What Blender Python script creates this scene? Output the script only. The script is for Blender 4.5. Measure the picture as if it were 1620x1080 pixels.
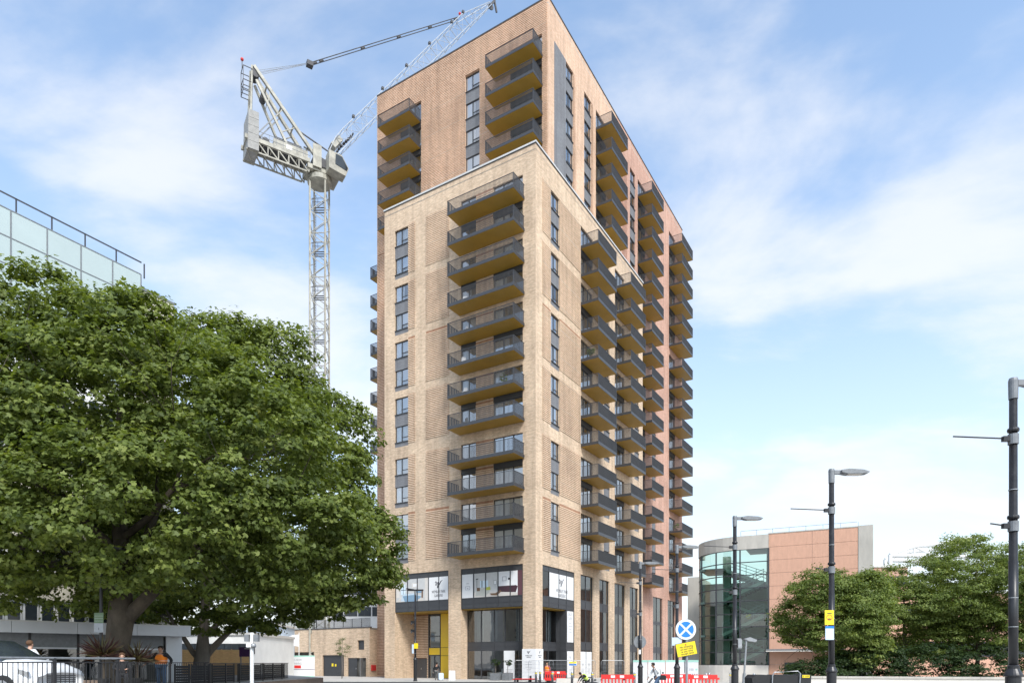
import bpy, bmesh, math, random
import numpy as np
from mathutils import Vector, Matrix

# ------------------------------------------------------------------ camera, sky, sun, exposure
for o in list(bpy.data.objects):
    bpy.data.objects.remove(o)
sc = bpy.context.scene
COL = sc.collection
R = math.radians
F_PX, HOR, EYE, TH = 1074.5, 1047.2, 1.75, 0.5515     # focal length and horizon of the photograph in its pixels

cam_d = bpy.data.cameras.new('camera')
cam = bpy.data.objects.new('camera', cam_d)
COL.objects.link(cam)
cam.location = (0, 0, EYE)
cam.rotation_euler = (R(90), 0, 0)
cam_d.sensor_width = 36
cam_d.lens = 36 * F_PX / 1620
cam_d.shift_y = (HOR - 540) / 1620
cam_d.clip_end = 5000
sc.camera = cam

SUN_EL, SUN_DIR = R(47), (0.38, -0.925)      # towards the sun, behind the camera and to its right
w = bpy.data.worlds.new('World')
sc.world = w
w.use_nodes = True
nt = w.node_tree
nt.nodes.clear()
def wn(t, **k):
    n = nt.nodes.new(t)
    for a, b in k.items():
        setattr(n, a, b)
    return n
def wl(a, b):
    nt.links.new(a, b)
def wm(op, a, b=None, c=None, clamp=False):
    n = wn('ShaderNodeMath', operation=op, use_clamp=clamp)
    for i, v in enumerate((a, b, c)):
        if v is None:
            continue
        if isinstance(v, (int, float)):
            n.inputs[i].default_value = v
        else:
            wl(v, n.inputs[i])
    return n.outputs[0]
sky = wn('ShaderNodeTexSky', sky_type='NISHITA', sun_disc=False)
sky.sun_elevation = SUN_EL
sky.sun_rotation = math.atan2(SUN_DIR[0], SUN_DIR[1])
sky.air_density, sky.dust_density, sky.ozone_density = 1.0, 1.2, 1.0
tc = wn('ShaderNodeTexCoord')
sep = wn('ShaderNodeSeparateXYZ')
wl(tc.outputs['Generated'], sep.inputs[0])
zz = wm('MAXIMUM', sep.outputs[2], 0.0)
den = wm('ADD', zz, 0.22)
comb = wn('ShaderNodeCombineXYZ')
wl(wm('DIVIDE', sep.outputs[0], den), comb.inputs[0])
wl(wm('DIVIDE', sep.outputs[1], den), comb.inputs[1])
mp = wn('ShaderNodeMapping')
mp.inputs['Location'].default_value = (14.2, 3.3, 0)
mp.inputs['Rotation'].default_value = (0, 0, R(24))
mp.inputs['Scale'].default_value = (1.0, 1.5, 1)
wl(comb.outputs[0], mp.inputs[0])
n1 = wn('ShaderNodeTexNoise', noise_dimensions='3D')
n1.inputs['Scale'].default_value = 1.5
n1.inputs['Detail'].default_value = 7
n1.inputs['Roughness'].default_value = 0.52
n1.inputs['Distortion'].default_value = 0.35
wl(mp.outputs[0], n1.inputs['Vector'])
n2 = wn('ShaderNodeTexNoise', noise_dimensions='3D')
n2.inputs['Scale'].default_value = 3.4
n2.inputs['Detail'].default_value = 6
n2.inputs['Roughness'].default_value = 0.6
wl(mp.outputs[0], n2.inputs['Vector'])
ramp = wn('ShaderNodeMapRange', interpolation_type='SMOOTHSTEP')
ramp.inputs['From Min'].default_value = 0.45
ramp.inputs['From Max'].default_value = 0.64
wl(wm('ADD', wm('MULTIPLY', n1.outputs['Fac'], 0.82), wm('MULTIPLY', n2.outputs['Fac'], 0.18)), ramp.inputs['Value'])
cloud = wm('MULTIPLY_ADD', ramp.outputs[0], 0.68, 0.05)
haze = wm('POWER', wm('SUBTRACT', 1.0, zz, clamp=True), 2.9)
haze = wm('MULTIPLY', haze, 0.92)
fac = wm('SUBTRACT', 1.0, wm('MULTIPLY', wm('SUBTRACT', 1.0, cloud), wm('SUBTRACT', 1.0, haze)), clamp=True)
mixc = wn('ShaderNodeMix', data_type='RGBA', clamp_factor=True)
wl(fac, mixc.inputs['Factor'])
skyc = wn('ShaderNodeMix', data_type='RGBA', blend_type='MULTIPLY')
skyc.inputs['Factor'].default_value = 1
wl(sky.outputs[0], skyc.inputs['A'])
skyc.inputs['B'].default_value = (0.84, 0.93, 0.93, 1)
wl(skyc.outputs['Result'], mixc.inputs['A'])
mixc.inputs['B'].default_value = (2.95, 2.97, 3.02, 1)
bg = wn('ShaderNodeBackground')
bg.inputs['Strength'].default_value = 0.15
wl(mixc.outputs['Result'], bg.inputs['Color'])
outw = wn('ShaderNodeOutputWorld')
wl(bg.outputs[0], outw.inputs[0])

sun_d = bpy.data.lights.new('sun', 'SUN')
sun_d.energy = 1.6
sun_d.angle = R(14)
sun_d.color = (1.0, 0.97, 0.925)
sun = bpy.data.objects.new('sun', sun_d)
COL.objects.link(sun)
sdir = Vector((SUN_DIR[0], SUN_DIR[1], 0)).normalized() * math.cos(SUN_EL) + Vector((0, 0, math.sin(SUN_EL)))
sun.rotation_euler = sdir.to_track_quat('Z', 'Y').to_euler()
sun.location = (40, -60, 120)

sc.view_settings.view_transform = 'Standard'
sc.view_settings.look = 'None'
sc.view_settings.exposure = 1.27
sc.view_settings.gamma = 1
sc.view_settings.use_curve_mapping = False
sc.render.engine = 'CYCLES'
sc.cycles.max_bounces = 8
sc.cycles.transparent_max_bounces = 24
sc.cycles.use_denoising = True
random.seed(4)
rng = np.random.default_rng(11)

# ------------------------------------------------------------------ materials
def new_mat(name):
    m = bpy.data.materials.new(name)
    m.use_nodes = True
    t = m.node_tree
    return m, t, t.nodes['Principled BSDF']
def lk(t, a, b):
    t.links.new(a, b)
def nd(t, kind, **k):
    n = t.nodes.new(kind)
    for a, b in k.items():
        setattr(n, a, b)
    return n
def ramp2(t, fac, c0, c1, p0=0.3, p1=0.7):
    r = nd(t, 'ShaderNodeValToRGB')
    r.color_ramp.elements[0].position = p0
    r.color_ramp.elements[1].position = p1
    r.color_ramp.elements[0].color = (*c0, 1)
    r.color_ramp.elements[1].color = (*c1, 1)
    lk(t, fac, r.inputs[0])
    return r.outputs[0]
def pm(name, col, rough=0.6, metal=0.0, var=0.12, scale=4.0, bump=0.0, spec=0.5, stretch=(1, 1, 1)):
    """paint, metal, plastic or stone: a base colour with mottled wear"""
    m, t, b = new_mat(name)
    c = nd(t, 'ShaderNodeTexCoord')
    mpn = nd(t, 'ShaderNodeMapping')
    mpn.inputs['Scale'].default_value = stretch
    lk(t, c.outputs['Object'], mpn.inputs[0])
    n = nd(t, 'ShaderNodeTexNoise')
    n.inputs['Scale'].default_value = scale
    n.inputs['Detail'].default_value = 6
    n.inputs['Roughness'].default_value = 0.65
    lk(t, mpn.outputs[0], n.inputs['Vector'])
    lo = [max(0, x * (1 - var)) for x in col]
    hi = [min(1, x * (1 + var)) for x in col]
    lk(t, ramp2(t, n.outputs['Fac'], lo, hi), b.inputs['Base Color'])
    rr = nd(t, 'ShaderNodeMapRange')
    rr.inputs['To Min'].default_value = max(0.02, rough - 0.12)
    rr.inputs['To Max'].default_value = min(1, rough + 0.12)
    lk(t, n.outputs['Fac'], rr.inputs['Value'])
    lk(t, rr.outputs[0], b.inputs['Roughness'])
    b.inputs['Metallic'].default_value = metal
    b.inputs['Specular IOR Level'].default_value = spec
    if bump:
        bp = nd(t, 'ShaderNodeBump')
        bp.inputs['Strength'].default_value = bump
        bp.inputs['Distance'].default_value = 0.02
        lk(t, n.outputs['Fac'], bp.inputs['Height'])
        lk(t, bp.outputs[0], b.inputs['Normal'])
    return m
def brick(name, c1, c2, mortar, streak=0.28, w_=0.225, h_=0.075):
    """stock brick, laid in the plane of each wall face"""
    m, t, b = new_mat(name)
    c = nd(t, 'ShaderNodeTexCoord')
    so = nd(t, 'ShaderNodeSeparateXYZ')
    lk(t, c.outputs['Object'], so.inputs[0])
    sn = nd(t, 'ShaderNodeSeparateXYZ')
    lk(t, c.outputs['Normal'], sn.inputs[0])
    ab = nd(t, 'ShaderNodeMath', operation='ABSOLUTE')
    lk(t, sn.outputs[0], ab.inputs[0])
    gt = nd(t, 'ShaderNodeMath', operation='GREATER_THAN')
    gt.inputs[1].default_value = 0.5
    lk(t, ab.outputs[0], gt.inputs[0])
    mx = nd(t, 'ShaderNodeMix', data_type='FLOAT')
    lk(t, gt.outputs[0], mx.inputs['Factor'])
    lk(t, so.outputs[0], mx.inputs['A'])
    lk(t, so.outputs[1], mx.inputs['B'])
    cb = nd(t, 'ShaderNodeCombineXYZ')
    lk(t, mx.outputs['Result'], cb.inputs[0])
    lk(t, so.outputs[2], cb.inputs[1])
    br = nd(t, 'ShaderNodeTexBrick')
    br.inputs['Scale'].default_value = 1
    br.inputs['Brick Width'].default_value = w_
    br.inputs['Row Height'].default_value = h_
    br.inputs['Mortar Size'].default_value = 0.005
    br.inputs['Color1'].default_value = (*c1, 1)
    br.inputs['Color2'].default_value = (*c2, 1)
    br.inputs['Mortar'].default_value = (*mortar, 1)
    lk(t, cb.outputs[0], br.inputs['Vector'])
    # fired patches: runs of paler and darker bricks along the courses
    mp1 = nd(t, 'ShaderNodeMapping')
    mp1.inputs['Scale'].default_value = (0.9, 3.6, 1)
    lk(t, cb.outputs[0], mp1.inputs[0])
    ns = nd(t, 'ShaderNodeTexNoise')
    ns.inputs['Scale'].default_value = 1.5
    ns.inputs['Detail'].default_value = 9
    ns.inputs['Roughness'].default_value = 0.78
    lk(t, mp1.outputs[0], ns.inputs['Vector'])
    big = nd(t, 'ShaderNodeTexNoise')
    big.inputs['Scale'].default_value = 0.22
    big.inputs['Detail'].default_value = 4
    lk(t, cb.outputs[0], big.inputs['Vector'])
    f1 = ramp2(t, ns.outputs['Fac'], (1 - streak,) * 3, (1 + streak * 0.8, 1 + streak * 0.8, 1 + streak * 0.75), 0.33, 0.67)
    m1 = nd(t, 'ShaderNodeMix', data_type='RGBA', blend_type='MULTIPLY')
    m1.inputs['Factor'].default_value = 1
    lk(t, br.outputs['Color'], m1.inputs['A'])
    lk(t, f1, m1.inputs['B'])
    f2 = ramp2(t, big.outputs['Fac'], (0.9, 0.89, 0.88), (1.08, 1.08, 1.07), 0.35, 0.65)
    m2 = nd(t, 'ShaderNodeMix', data_type='RGBA', blend_type='MULTIPLY')
    m2.inputs['Factor'].default_value = 1
    lk(t, m1.outputs['Result'], m2.inputs['A'])
    lk(t, f2, m2.inputs['B'])
    mp2 = nd(t, 'ShaderNodeMapping')
    mp2.inputs['Scale'].default_value = (1.6, 0.10, 1)
    lk(t, cb.outputs[0], mp2.inputs[0])
    wt = nd(t, 'ShaderNodeTexNoise')
    wt.inputs['Scale'].default_value = 1.0
    wt.inputs['Detail'].default_value = 5
    lk(t, mp2.outputs[0], wt.inputs['Vector'])
    f3 = ramp2(t, wt.outputs['Fac'], (0.86, 0.85, 0.85), (1.03, 1.03, 1.03), 0.34, 0.54)
    m3 = nd(t, 'ShaderNodeMix', data_type='RGBA', blend_type='MULTIPLY')
    m3.inputs['Factor'].default_value = 1
    lk(t, m2.outputs['Result'], m3.inputs['A'])
    lk(t, f3, m3.inputs['B'])
    lk(t, m3.outputs['Result'], b.inputs['Base Color'])
    b.inputs['Roughness'].default_value = 0.9
    b.inputs['Specular IOR Level'].default_value = 0.25
    bp = nd(t, 'ShaderNodeBump')
    bp.inputs['Strength'].default_value = 0.35
    bp.inputs['Distance'].default_value = 0.01
    lk(t, ns.outputs['Fac'], bp.inputs['Height'])
    lk(t, bp.outputs[0], b.inputs['Normal'])
    return m
def glass(name, tint=(1, 1, 1), refl=0.16, rough=0.02):
    """window pane: lets the room behind show and mirrors the sky"""
    m, t, b = new_mat(name)
    t.nodes.remove(b)
    tr = nd(t, 'ShaderNodeBsdfTransparent')
    tr.inputs[0].default_value = (*tint, 1)
    gl = nd(t, 'ShaderNodeBsdfGlossy')
    gl.inputs['Roughness'].default_value = rough
    fr = nd(t, 'ShaderNodeLayerWeight')
    fr.inputs['Blend'].default_value = 0.25
    mr = nd(t, 'ShaderNodeMapRange')
    oi = nd(t, 'ShaderNodeObjectInfo')
    rv = nd(t, 'ShaderNodeMapRange')
    rv.inputs['To Min'].default_value = refl * 0.5
    rv.inputs['To Max'].default_value = refl * 1.5
    lk(t, oi.outputs['Random'], rv.inputs['Value'])
    lk(t, rv.outputs[0], mr.inputs['To Min'])
    mr.inputs['To Max'].default_value = 0.95
    lk(t, fr.outputs['Fresnel'], mr.inputs['Value'])
    # panes are never quite flat
    c = nd(t, 'ShaderNodeTexCoord')
    n = nd(t, 'ShaderNodeTexNoise')
    n.inputs['Scale'].default_value = 1.1
    n.inputs['Detail'].default_value = 1
    lk(t, c.outputs['Object'], n.inputs['Vector'])
    bp = nd(t, 'ShaderNodeBump')
    bp.inputs['Strength'].default_value = 0.05
    bp.inputs['Distance'].default_value = 0.05
    lk(t, n.outputs['Fac'], bp.inputs['Height'])
    lk(t, bp.outputs[0], gl.inputs['Normal'])
    mx = nd(t, 'ShaderNodeMixShader')
    lk(t, mr.outputs[0], mx.inputs[0])
    lk(t, tr.outputs[0], mx.inputs[1])
    lk(t, gl.outputs[0], mx.inputs[2])
    lk(t, mx.outputs[0], t.nodes['Material Output'].inputs[0])
    return m
def leafmat(name, dark, mid, light, trans=0.42):
    m, t, b = new_mat(name)
    a = nd(t, 'ShaderNodeAttribute', attribute_name='tint')
    r = nd(t, 'ShaderNodeValToRGB')
    r.color_ramp.elements[0].color = (*dark, 1)
    r.color_ramp.elements[1].color = (*light, 1)
    e = r.color_ramp.elements.new(0.5)
    e.color = (*mid, 1)
    lk(t, a.outputs['Fac'], r.inputs[0])
    lk(t, r.outputs[0], b.inputs['Base Color'])
    b.inputs['Roughness'].default_value = 0.55
    b.inputs['Specular IOR Level'].default_value = 0.35
    tl = nd(t, 'ShaderNodeBsdfTranslucent')
    mc = nd(t, 'ShaderNodeMix', data_type='RGBA', blend_type='MULTIPLY')
    mc.inputs['Factor'].default_value = 1
    lk(t, r.outputs[0], mc.inputs['A'])
    mc.inputs['B'].default_value = (1.25, 1.25, 0.5, 1)
    lk(t, mc.outputs['Result'], tl.inputs[0])
    mx = nd(t, 'ShaderNodeMixShader')
    mx.inputs[0].default_value = trans
    lk(t, b.outputs[0], mx.inputs[1])
    lk(t, tl.outputs[0], mx.inputs[2])
    lk(t, mx.outputs[0], t.nodes['Material Output'].inputs[0])
    return m

M = {}
M['buff'] = brick('buff_brick', (0.67, 0.505, 0.355), (0.54, 0.39, 0.265), (0.62, 0.545, 0.46))
M['buff_rib'] = brick('buff_brick_rib', (0.72, 0.545, 0.39), (0.62, 0.45, 0.31), (0.63, 0.54, 0.45), 0.18)
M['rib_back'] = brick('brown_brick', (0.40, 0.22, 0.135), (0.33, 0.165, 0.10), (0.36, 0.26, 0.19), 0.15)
M['tan'] = brick('tan_brick', (0.71, 0.49, 0.35), (0.59, 0.385, 0.26), (0.6, 0.49, 0.40), 0.2)
M['red'] = brick('red_brick', (0.57, 0.35, 0.265), (0.48, 0.265, 0.195), (0.55, 0.42, 0.36), 0.2)
M['grey_brick'] = brick('grey_brick', (0.23, 0.235, 0.25), (0.185, 0.19, 0.205), (0.18, 0.185, 0.195), 0.12)
M['metal'] = pm('anthracite_metal', (0.05, 0.052, 0.057), 0.45, 0.0, 0.12, 2.0)
M['bar'] = pm('anthracite_bar', (0.055, 0.057, 0.062), 0.42, 0.0, 0.1, 2.0)
M['frame'] = pm('dark_frame', (0.045, 0.047, 0.052), 0.4, 0.0, 0.1, 2.0)
M['gold'] = pm('ochre_panel', (0.38, 0.228, 0.03), 0.42, 0.1, 0.1, 0.7)
M['coping'] = pm('pale_coping', (0.62, 0.61, 0.58), 0.5, 0.2, 0.08, 2)
M['darkcoping'] = pm('dark_coping', (0.07, 0.07, 0.075), 0.5, 0.2, 0.08, 2)
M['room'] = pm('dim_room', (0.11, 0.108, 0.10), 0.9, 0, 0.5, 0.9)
M['curtain'] = pm('pale_blind', (0.74, 0.75, 0.77), 0.9, 0, 0.07, 6, stretch=(5, 1, 0.3))
M['pane'] = glass('window_pane', (0.94, 0.96, 0.96), 0.46)
M['shop'] = glass('shop_pane', (0.76, 0.83, 0.82), 0.17)
M['white'] = pm('white_board', (0.80, 0.80, 0.80), 0.5, 0, 0.03, 2)
M['ink'] = pm('dark_ink', (0.03, 0.03, 0.045), 0.5, 0, 0.05, 2)
M['greyink'] = pm('grey_ink', (0.35, 0.35, 0.37), 0.5, 0, 0.05, 2)
M['yellow'] = pm('yellow_panel', (0.80, 0.52, 0.02), 0.4, 0, 0.06, 1.2)
M['signyellow'] = pm('sign_yellow', (0.86, 0.66, 0.02), 0.4, 0, 0.05, 6)
M['black'] = pm('black_paint', (0.018, 0.018, 0.02), 0.38, 0, 0.3, 5)
M['blackmatt'] = pm('black_matt', (0.02, 0.02, 0.021), 0.7, 0, 0.3, 5)
M['greymetal'] = pm('galvanised', (0.34, 0.35, 0.36), 0.45, 0.5, 0.14, 5)
M['lampgrey'] = pm('lamp_grey', (0.20, 0.21, 0.22), 0.5, 0.2, 0.18, 6)
M['steel'] = pm('brushed_steel', (0.55, 0.55, 0.55), 0.28, 0.9, 0.1, 8)
M['redpl'] = pm('red_plastic', (0.72, 0.035, 0.03), 0.42, 0, 0.12, 4)
M['redbox'] = pm('red_box', (0.55, 0.03, 0.03), 0.5, 0, 0.1, 4)
M['blue'] = pm('sign_blue', (0.015, 0.20, 0.68), 0.4, 0, 0.05, 6)
M['palebl'] = pm('pale_blue', (0.55, 0.66, 0.78), 0.5, 0, 0.06, 6)
M['concrete'] = pm('concrete', (0.47, 0.44, 0.39), 0.85, 0, 0.16, 1.2, 0.2, stretch=(1, 1, 0.25))
M['stone'] = pm('pale_stone', (0.66, 0.62, 0.56), 0.8, 0, 0.08, 2, 0.15)
M['pink'] = pm('pink_panel', (0.60, 0.345, 0.24), 0.75, 0, 0.1, 2.2, 0.15, stretch=(2.2, 1, 0.5))
M['crane'] = pm('crane_cream', (0.36, 0.345, 0.29), 0.55, 0.0, 0.38, 1.2)
M['jibgrey'] = pm('jib_grey', (0.34, 0.37, 0.41), 0.5, 0.1, 0.15, 1.5)
M['cranedark'] = pm('crane_dark', (0.06, 0.06, 0.065), 0.6, 0, 0.4, 1.5)
M['weight'] = pm('ballast_concrete', (0.33, 0.325, 0.31), 0.85, 0, 0.2, 2)
M['bark'] = pm('plane_bark', (0.085, 0.068, 0.05), 0.95, 0, 0.5, 2.2, 1.0, stretch=(1, 1, 0.5))
M['bark2'] = pm('grey_bark', (0.19, 0.165, 0.14), 0.9, 0, 0.3, 3, 0.6, stretch=(1, 1, 0.3))
M['leafA'] = leafmat('plane_leaf', (0.064, 0.092, 0.023), (0.150, 0.195, 0.042), (0.29, 0.33, 0.09))
M['leafR'] = leafmat('cherry_leaf', (0.07, 0.104, 0.026), (0.165, 0.22, 0.048), (0.32, 0.36, 0.10))
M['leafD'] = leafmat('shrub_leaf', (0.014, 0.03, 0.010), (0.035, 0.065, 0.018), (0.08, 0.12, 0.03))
M['leafS'] = leafmat('sapling_leaf', (0.09, 0.12, 0.05), (0.14, 0.17, 0.07), (0.2, 0.23, 0.1))
M['leafP'] = leafmat('cordyline_leaf', (0.05, 0.02, 0.025), (0.10, 0.05, 0.045), (0.16, 0.15, 0.08))
M['wood'] = pm('timber_boards', (0.52, 0.33, 0.15), 0.75, 0, 0.2, 3, 0.2, stretch=(1, 1, 5))
M['purple'] = pm('purple_sign', (0.07, 0.02, 0.11), 0.45, 0, 0.05, 6)
M['mint'] = pm('mint_band', (0.42, 0.72, 0.60), 0.5, 0, 0.05, 6)
M['frost'] = pm('frosted_glass', (0.44, 0.52, 0.52), 0.4, 0.0, 0.05, 0.35, spec=0.3)
M['fascia'] = pm('silver_fascia', (0.60, 0.61, 0.63), 0.42, 0.25, 0.06, 1.5)
M['render'] = pm('white_render', (0.76, 0.76, 0.74), 0.8, 0, 0.07, 0.9)
M['cream'] = pm('cream_band', (0.60, 0.56, 0.46), 0.8, 0, 0.08, 1.2)
M['darkglass'] = pm('dark_window', (0.03, 0.038, 0.045), 0.07, 0, 0.3, 0.8)
M['asphalt'] = pm('asphalt', (0.055, 0.055, 0.057), 0.9, 0, 0.3, 9, 0.4)
M['paving'] = pm('paving', (0.44, 0.42, 0.39), 0.85, 0, 0.12, 3, 0.2)
M['ground'] = pm('bare_ground', (0.26, 0.25, 0.235), 0.9, 0, 0.2, 0.4)
M['terrace'] = pm('terrace_brick', (0.24, 0.17, 0.125), 0.9, 0, 0.2, 2, 0.3)

# ------------------------------------------------------------------ mesh helpers
class MB:
    """collects shapes and links them as one mesh object"""
    def __init__(s):
        s.v, s.f, s.m, s.mats = [], [], [], []
    def mi(s, mat):
        mat = M[mat] if isinstance(mat, str) else mat
        if mat not in s.mats:
            s.mats.append(mat)
        return s.mats.index(mat)
    def poly(s, pts, mat):
        b = len(s.v)
        s.v += [tuple(p) for p in pts]
        s.f.append(tuple(range(b, b + len(pts))))
        s.m.append(s.mi(mat))
    def box(s, x0, x1, y0, y1, z0, z1, mat, skip=''):
        if x0 > x1: x0, x1 = x1, x0
        if y0 > y1: y0, y1 = y1, y0
        if z0 > z1: z0, z1 = z1, z0
        b = len(s.v)
        s.v += [(x, y, z) for z in (z0, z1) for y in (y0, y1) for x in (x0, x1)]
        fs = {'b': (0, 2, 3, 1), 't': (4, 5, 7, 6), 'f': (0, 1, 5, 4), 'k': (2, 6, 7, 3), 'l': (0, 4, 6, 2), 'r': (1, 3, 7, 5)}
        i = s.mi(mat)
        for k, q in fs.items():
            if k not in skip:
                s.f.append(tuple(b + j for j in q))
                s.m.append(i)
    def obox(s, c, ax, hx, hy, hz, mat):
        """box of half sizes about c with axis matrix ax (columns)"""
        b = len(s.v)
        c = Vector(c)
        for z in (-1, 1):
            for y in (-1, 1):
                for x in (-1, 1):
                    s.v.append(tuple(c + ax @ Vector((x * hx, y * hy, z * hz))))
        i = s.mi(mat)
        for q in ((0, 2, 3, 1), (4, 5, 7, 6), (0, 1, 5, 4), (2, 6, 7, 3), (0, 4, 6, 2), (1, 3, 7, 5)):
            s.f.append(tuple(b + j for j in q))
            s.m.append(i)
    def tube(s, pts, rad, mat, n=8, cap=True):
        pts = [Vector(p) for p in pts]
        if not isinstance(rad, (list, tuple)):
            rad = [rad] * len(pts)
        rings = []
        up = None
        for k, p in enumerate(pts):
            d = (pts[min(k + 1, len(pts) - 1)] - pts[max(k - 1, 0)])
            d = d.normalized() if d.length > 1e-9 else Vector((0, 0, 1))
            if up is None:
                up = Vector((0, 0, 1)) if abs(d.z) < 0.9 else Vector((1, 0, 0))
            x = up.cross(d)
            if x.length < 1e-4:
                x = Vector((0, 1, 0)).cross(d)
            x.normalize()
            y = d.cross(x)
            b = len(s.v)
            for j in range(n):
                a = 2 * math.pi * j / n
                s.v.append(tuple(p + (x * math.cos(a) + y * math.sin(a)) * rad[k]))
            rings.append(b)
        i = s.mi(mat)
        for a, b in zip(rings, rings[1:]):
            for j in range(n):
                q = (j + 1) % n
                s.f.append((a + j, a + q, b + q, b + j))
                s.m.append(i)
        if cap:
            s.f.append(tuple(rings[0] + j for j in reversed(range(n))))
            s.f.append(tuple(rings[-1] + j for j in range(n)))
            s.m += [i, i]
    def bar(s, p, q, wdt, mat, hgt=None):
        """square bar from p to q"""
        p, q = Vector(p), Vector(q)
        d = q - p
        L = d.length
        if L < 1e-6:
            return
        ax = d.to_track_quat('X', 'Z').to_matrix()
        s.obox((p + q) / 2, ax, L / 2, wdt / 2, (hgt or wdt) / 2, mat)
    def lathe(s, prof, mat, n=16, at=(0, 0, 0)):
        rings = []
        for r, z in prof:
            b = len(s.v)
            for j in range(n):
                a = 2 * math.pi * j / n
                s.v.append((at[0] + r * math.cos(a), at[1] + r * math.sin(a), at[2] + z))
            rings.append(b)
        i = s.mi(mat)
        for a, b in zip(rings, rings[1:]):
            for j in range(n):
                q = (j + 1) % n
                s.f.append((a + j, a + q, b + q, b + j))
                s.m.append(i)
        s.f.append(tuple(rings[0] + j for j in reversed(range(n))))
        s.f.append(tuple(rings[-1] + j for j in range(n)))
        s.m += [i, i]
    def ball(s, c, r, mat, n=10, sq=(1, 1, 1)):
        prof = [(max(0.001, r * math.sin(math.pi * k / n)), -r * math.cos(math.pi * k / n)) for k in range(n + 1)]
        b0 = len(s.v)
        s.lathe(prof, mat, n + 2)
        for k in range(b0, len(s.v)):
            x, y, z = s.v[k]
            s.v[k] = (c[0] + x * sq[0], c[1] + y * sq[1], c[2] + z * sq[2])
    def prism(s, pts, y0, y1, mat):
        """outline in x,z pushed from y0 to y1"""
        n = len(pts)
        b = len(s.v)
        s.v += [(x, y0, z) for x, z in pts] + [(x, y1, z) for x, z in pts]
        i = s.mi(mat)
        s.f.append(tuple(b + j for j in range(n)))
        s.f.append(tuple(b + n + j for j in reversed(range(n))))
        s.m += [i, i]
        for j in range(n):
            q = (j + 1) % n
            s.f.append((b + q, b + j, b + n + j, b + n + q))
            s.m.append(i)
    def mesh(s, name, smooth=False):
        me = bpy.data.meshes.new(name)
        me.from_pydata(s.v, [], s.f)
        for mt in s.mats:
            me.materials.append(mt)
        me.polygons.foreach_set('material_index', s.m)
        if smooth:
            me.polygons.foreach_set('use_smooth', [True] * len(s.f))
        me.update()
        return me
    def build(s, name, parent=None, loc=(0, 0, 0), rz=0.0, smooth=False):
        return link(name, s.mesh(name, smooth), parent, loc, rz)
def link(name, data, parent=None, loc=(0, 0, 0), rz=0.0):
    o = bpy.data.objects.new(name, data)
    COL.objects.link(o)
    o.parent = parent
    o.location = loc
    if rz:
        o.rotation_euler = (0, 0, rz)
    return o
def tag(o, label=None, cat=None, group=None, kind=None):
    if label: o['label'] = label
    if cat: o['category'] = cat
    if group: o['group'] = group
    if kind: o['kind'] = kind
    return o
def thing(name, label, cat, loc=(0, 0, 0), rz=0.0, group=None):
    return tag(link(name, None, None, loc, rz), label, cat, group)
def copy_tree(o, parent=None):
    c = o.copy()
    COL.objects.link(c)
    c.parent = parent
    for ch in list(o.children):
        copy_tree(ch, c)
    return c
TXT = {}
def text(name, s_, size, mat, parent, loc, rz=0.0, align='CENTER', xs=1.0, tilt=0.0, rx=90):
    """lettering as a mesh of its own, upright and facing the local -y side turned by rz"""
    key = (s_, mat, align)
    if key not in TXT:
        c = bpy.data.curves.new('lettering', 'FONT')
        c.body = s_
        c.size = 1.0
        c.align_x = align
        c.align_y = 'CENTER'
        c.extrude = 0.002
        c.resolution_u = 2
        c.materials.append(M[mat])
        t_ = bpy.data.objects.new('lettering', c)
        COL.objects.link(t_)
        dg = bpy.context.evaluated_depsgraph_get()
        dg.update()
        TXT[key] = bpy.data.meshes.new_from_object(t_.evaluated_get(dg))
        bpy.data.objects.remove(t_)
        bpy.data.curves.remove(c)
    o = link(name, TXT[key], parent, loc)
    o.rotation_euler = (Matrix.Rotation(rz, 3, 'Z') @ Matrix.Rotation(R(rx), 3, 'X') @ Matrix.Rotation(tilt, 3, 'Z')).to_euler()
    o.scale = (xs * size, size, 1)
    return o
def at(px, depth, z=0.0):
    """world point seen in photo column px at that distance"""
    return Vector(((px - 810) / F_PX * depth, depth, z))
def zat(py, depth):
    return EYE + (HOR - py) / F_PX * depth

# ------------------------------------------------------------------ ground
g = MB()
g.poly([(-700, -200, -0.02), (700, -200, -0.02), (700, 1200, -0.02), (-700, 1200, -0.02)], 'ground')
tag(g.build('ground'), kind='structure')
g = MB()
g.box(-60, 7.6, -30, 62.5, -0.3, -0.012, 'asphalt')
tag(g.build('road'), kind='structure')
g = MB()
g.box(-48, 30, 63.2, 140, -0.25, 0.0, 'paving')
g.box(7.6, 30, -30, 63.2, -0.25, 0.0, 'paving')
g.box(-48, 7.6, 63.0, 63.2, -0.25, 0.004, 'stone')
tag(g.build('pavement'), kind='structure')

# ------------------------------------------------------------------ the tower
CX, CY = 2.30, 65.98
U_ = Vector((-math.cos(TH), math.sin(TH), 0))
V_ = Vector((math.sin(TH), math.cos(TH), 0))
tower = thing('apartment_tower', 'tall brick apartment tower with dark balconies and ochre soffits, lower buff block wrapping its corner', 'building', (CX, CY, 0), -TH)
FL = [12.77 + 3.1 * k + (0.5 if k >= 4 else 0) + (0.52 if k >= 12 else 0) for k in range(18)] + [69.6]
ZL, ZU, DU, TU, TE, TLW = 52.16, 72.32, 6.01, 1.89, 26.13, 19.49
RL, REND, PROJ = 28.85, 51.8, 2.13
Q = math.pi / 2
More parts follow.
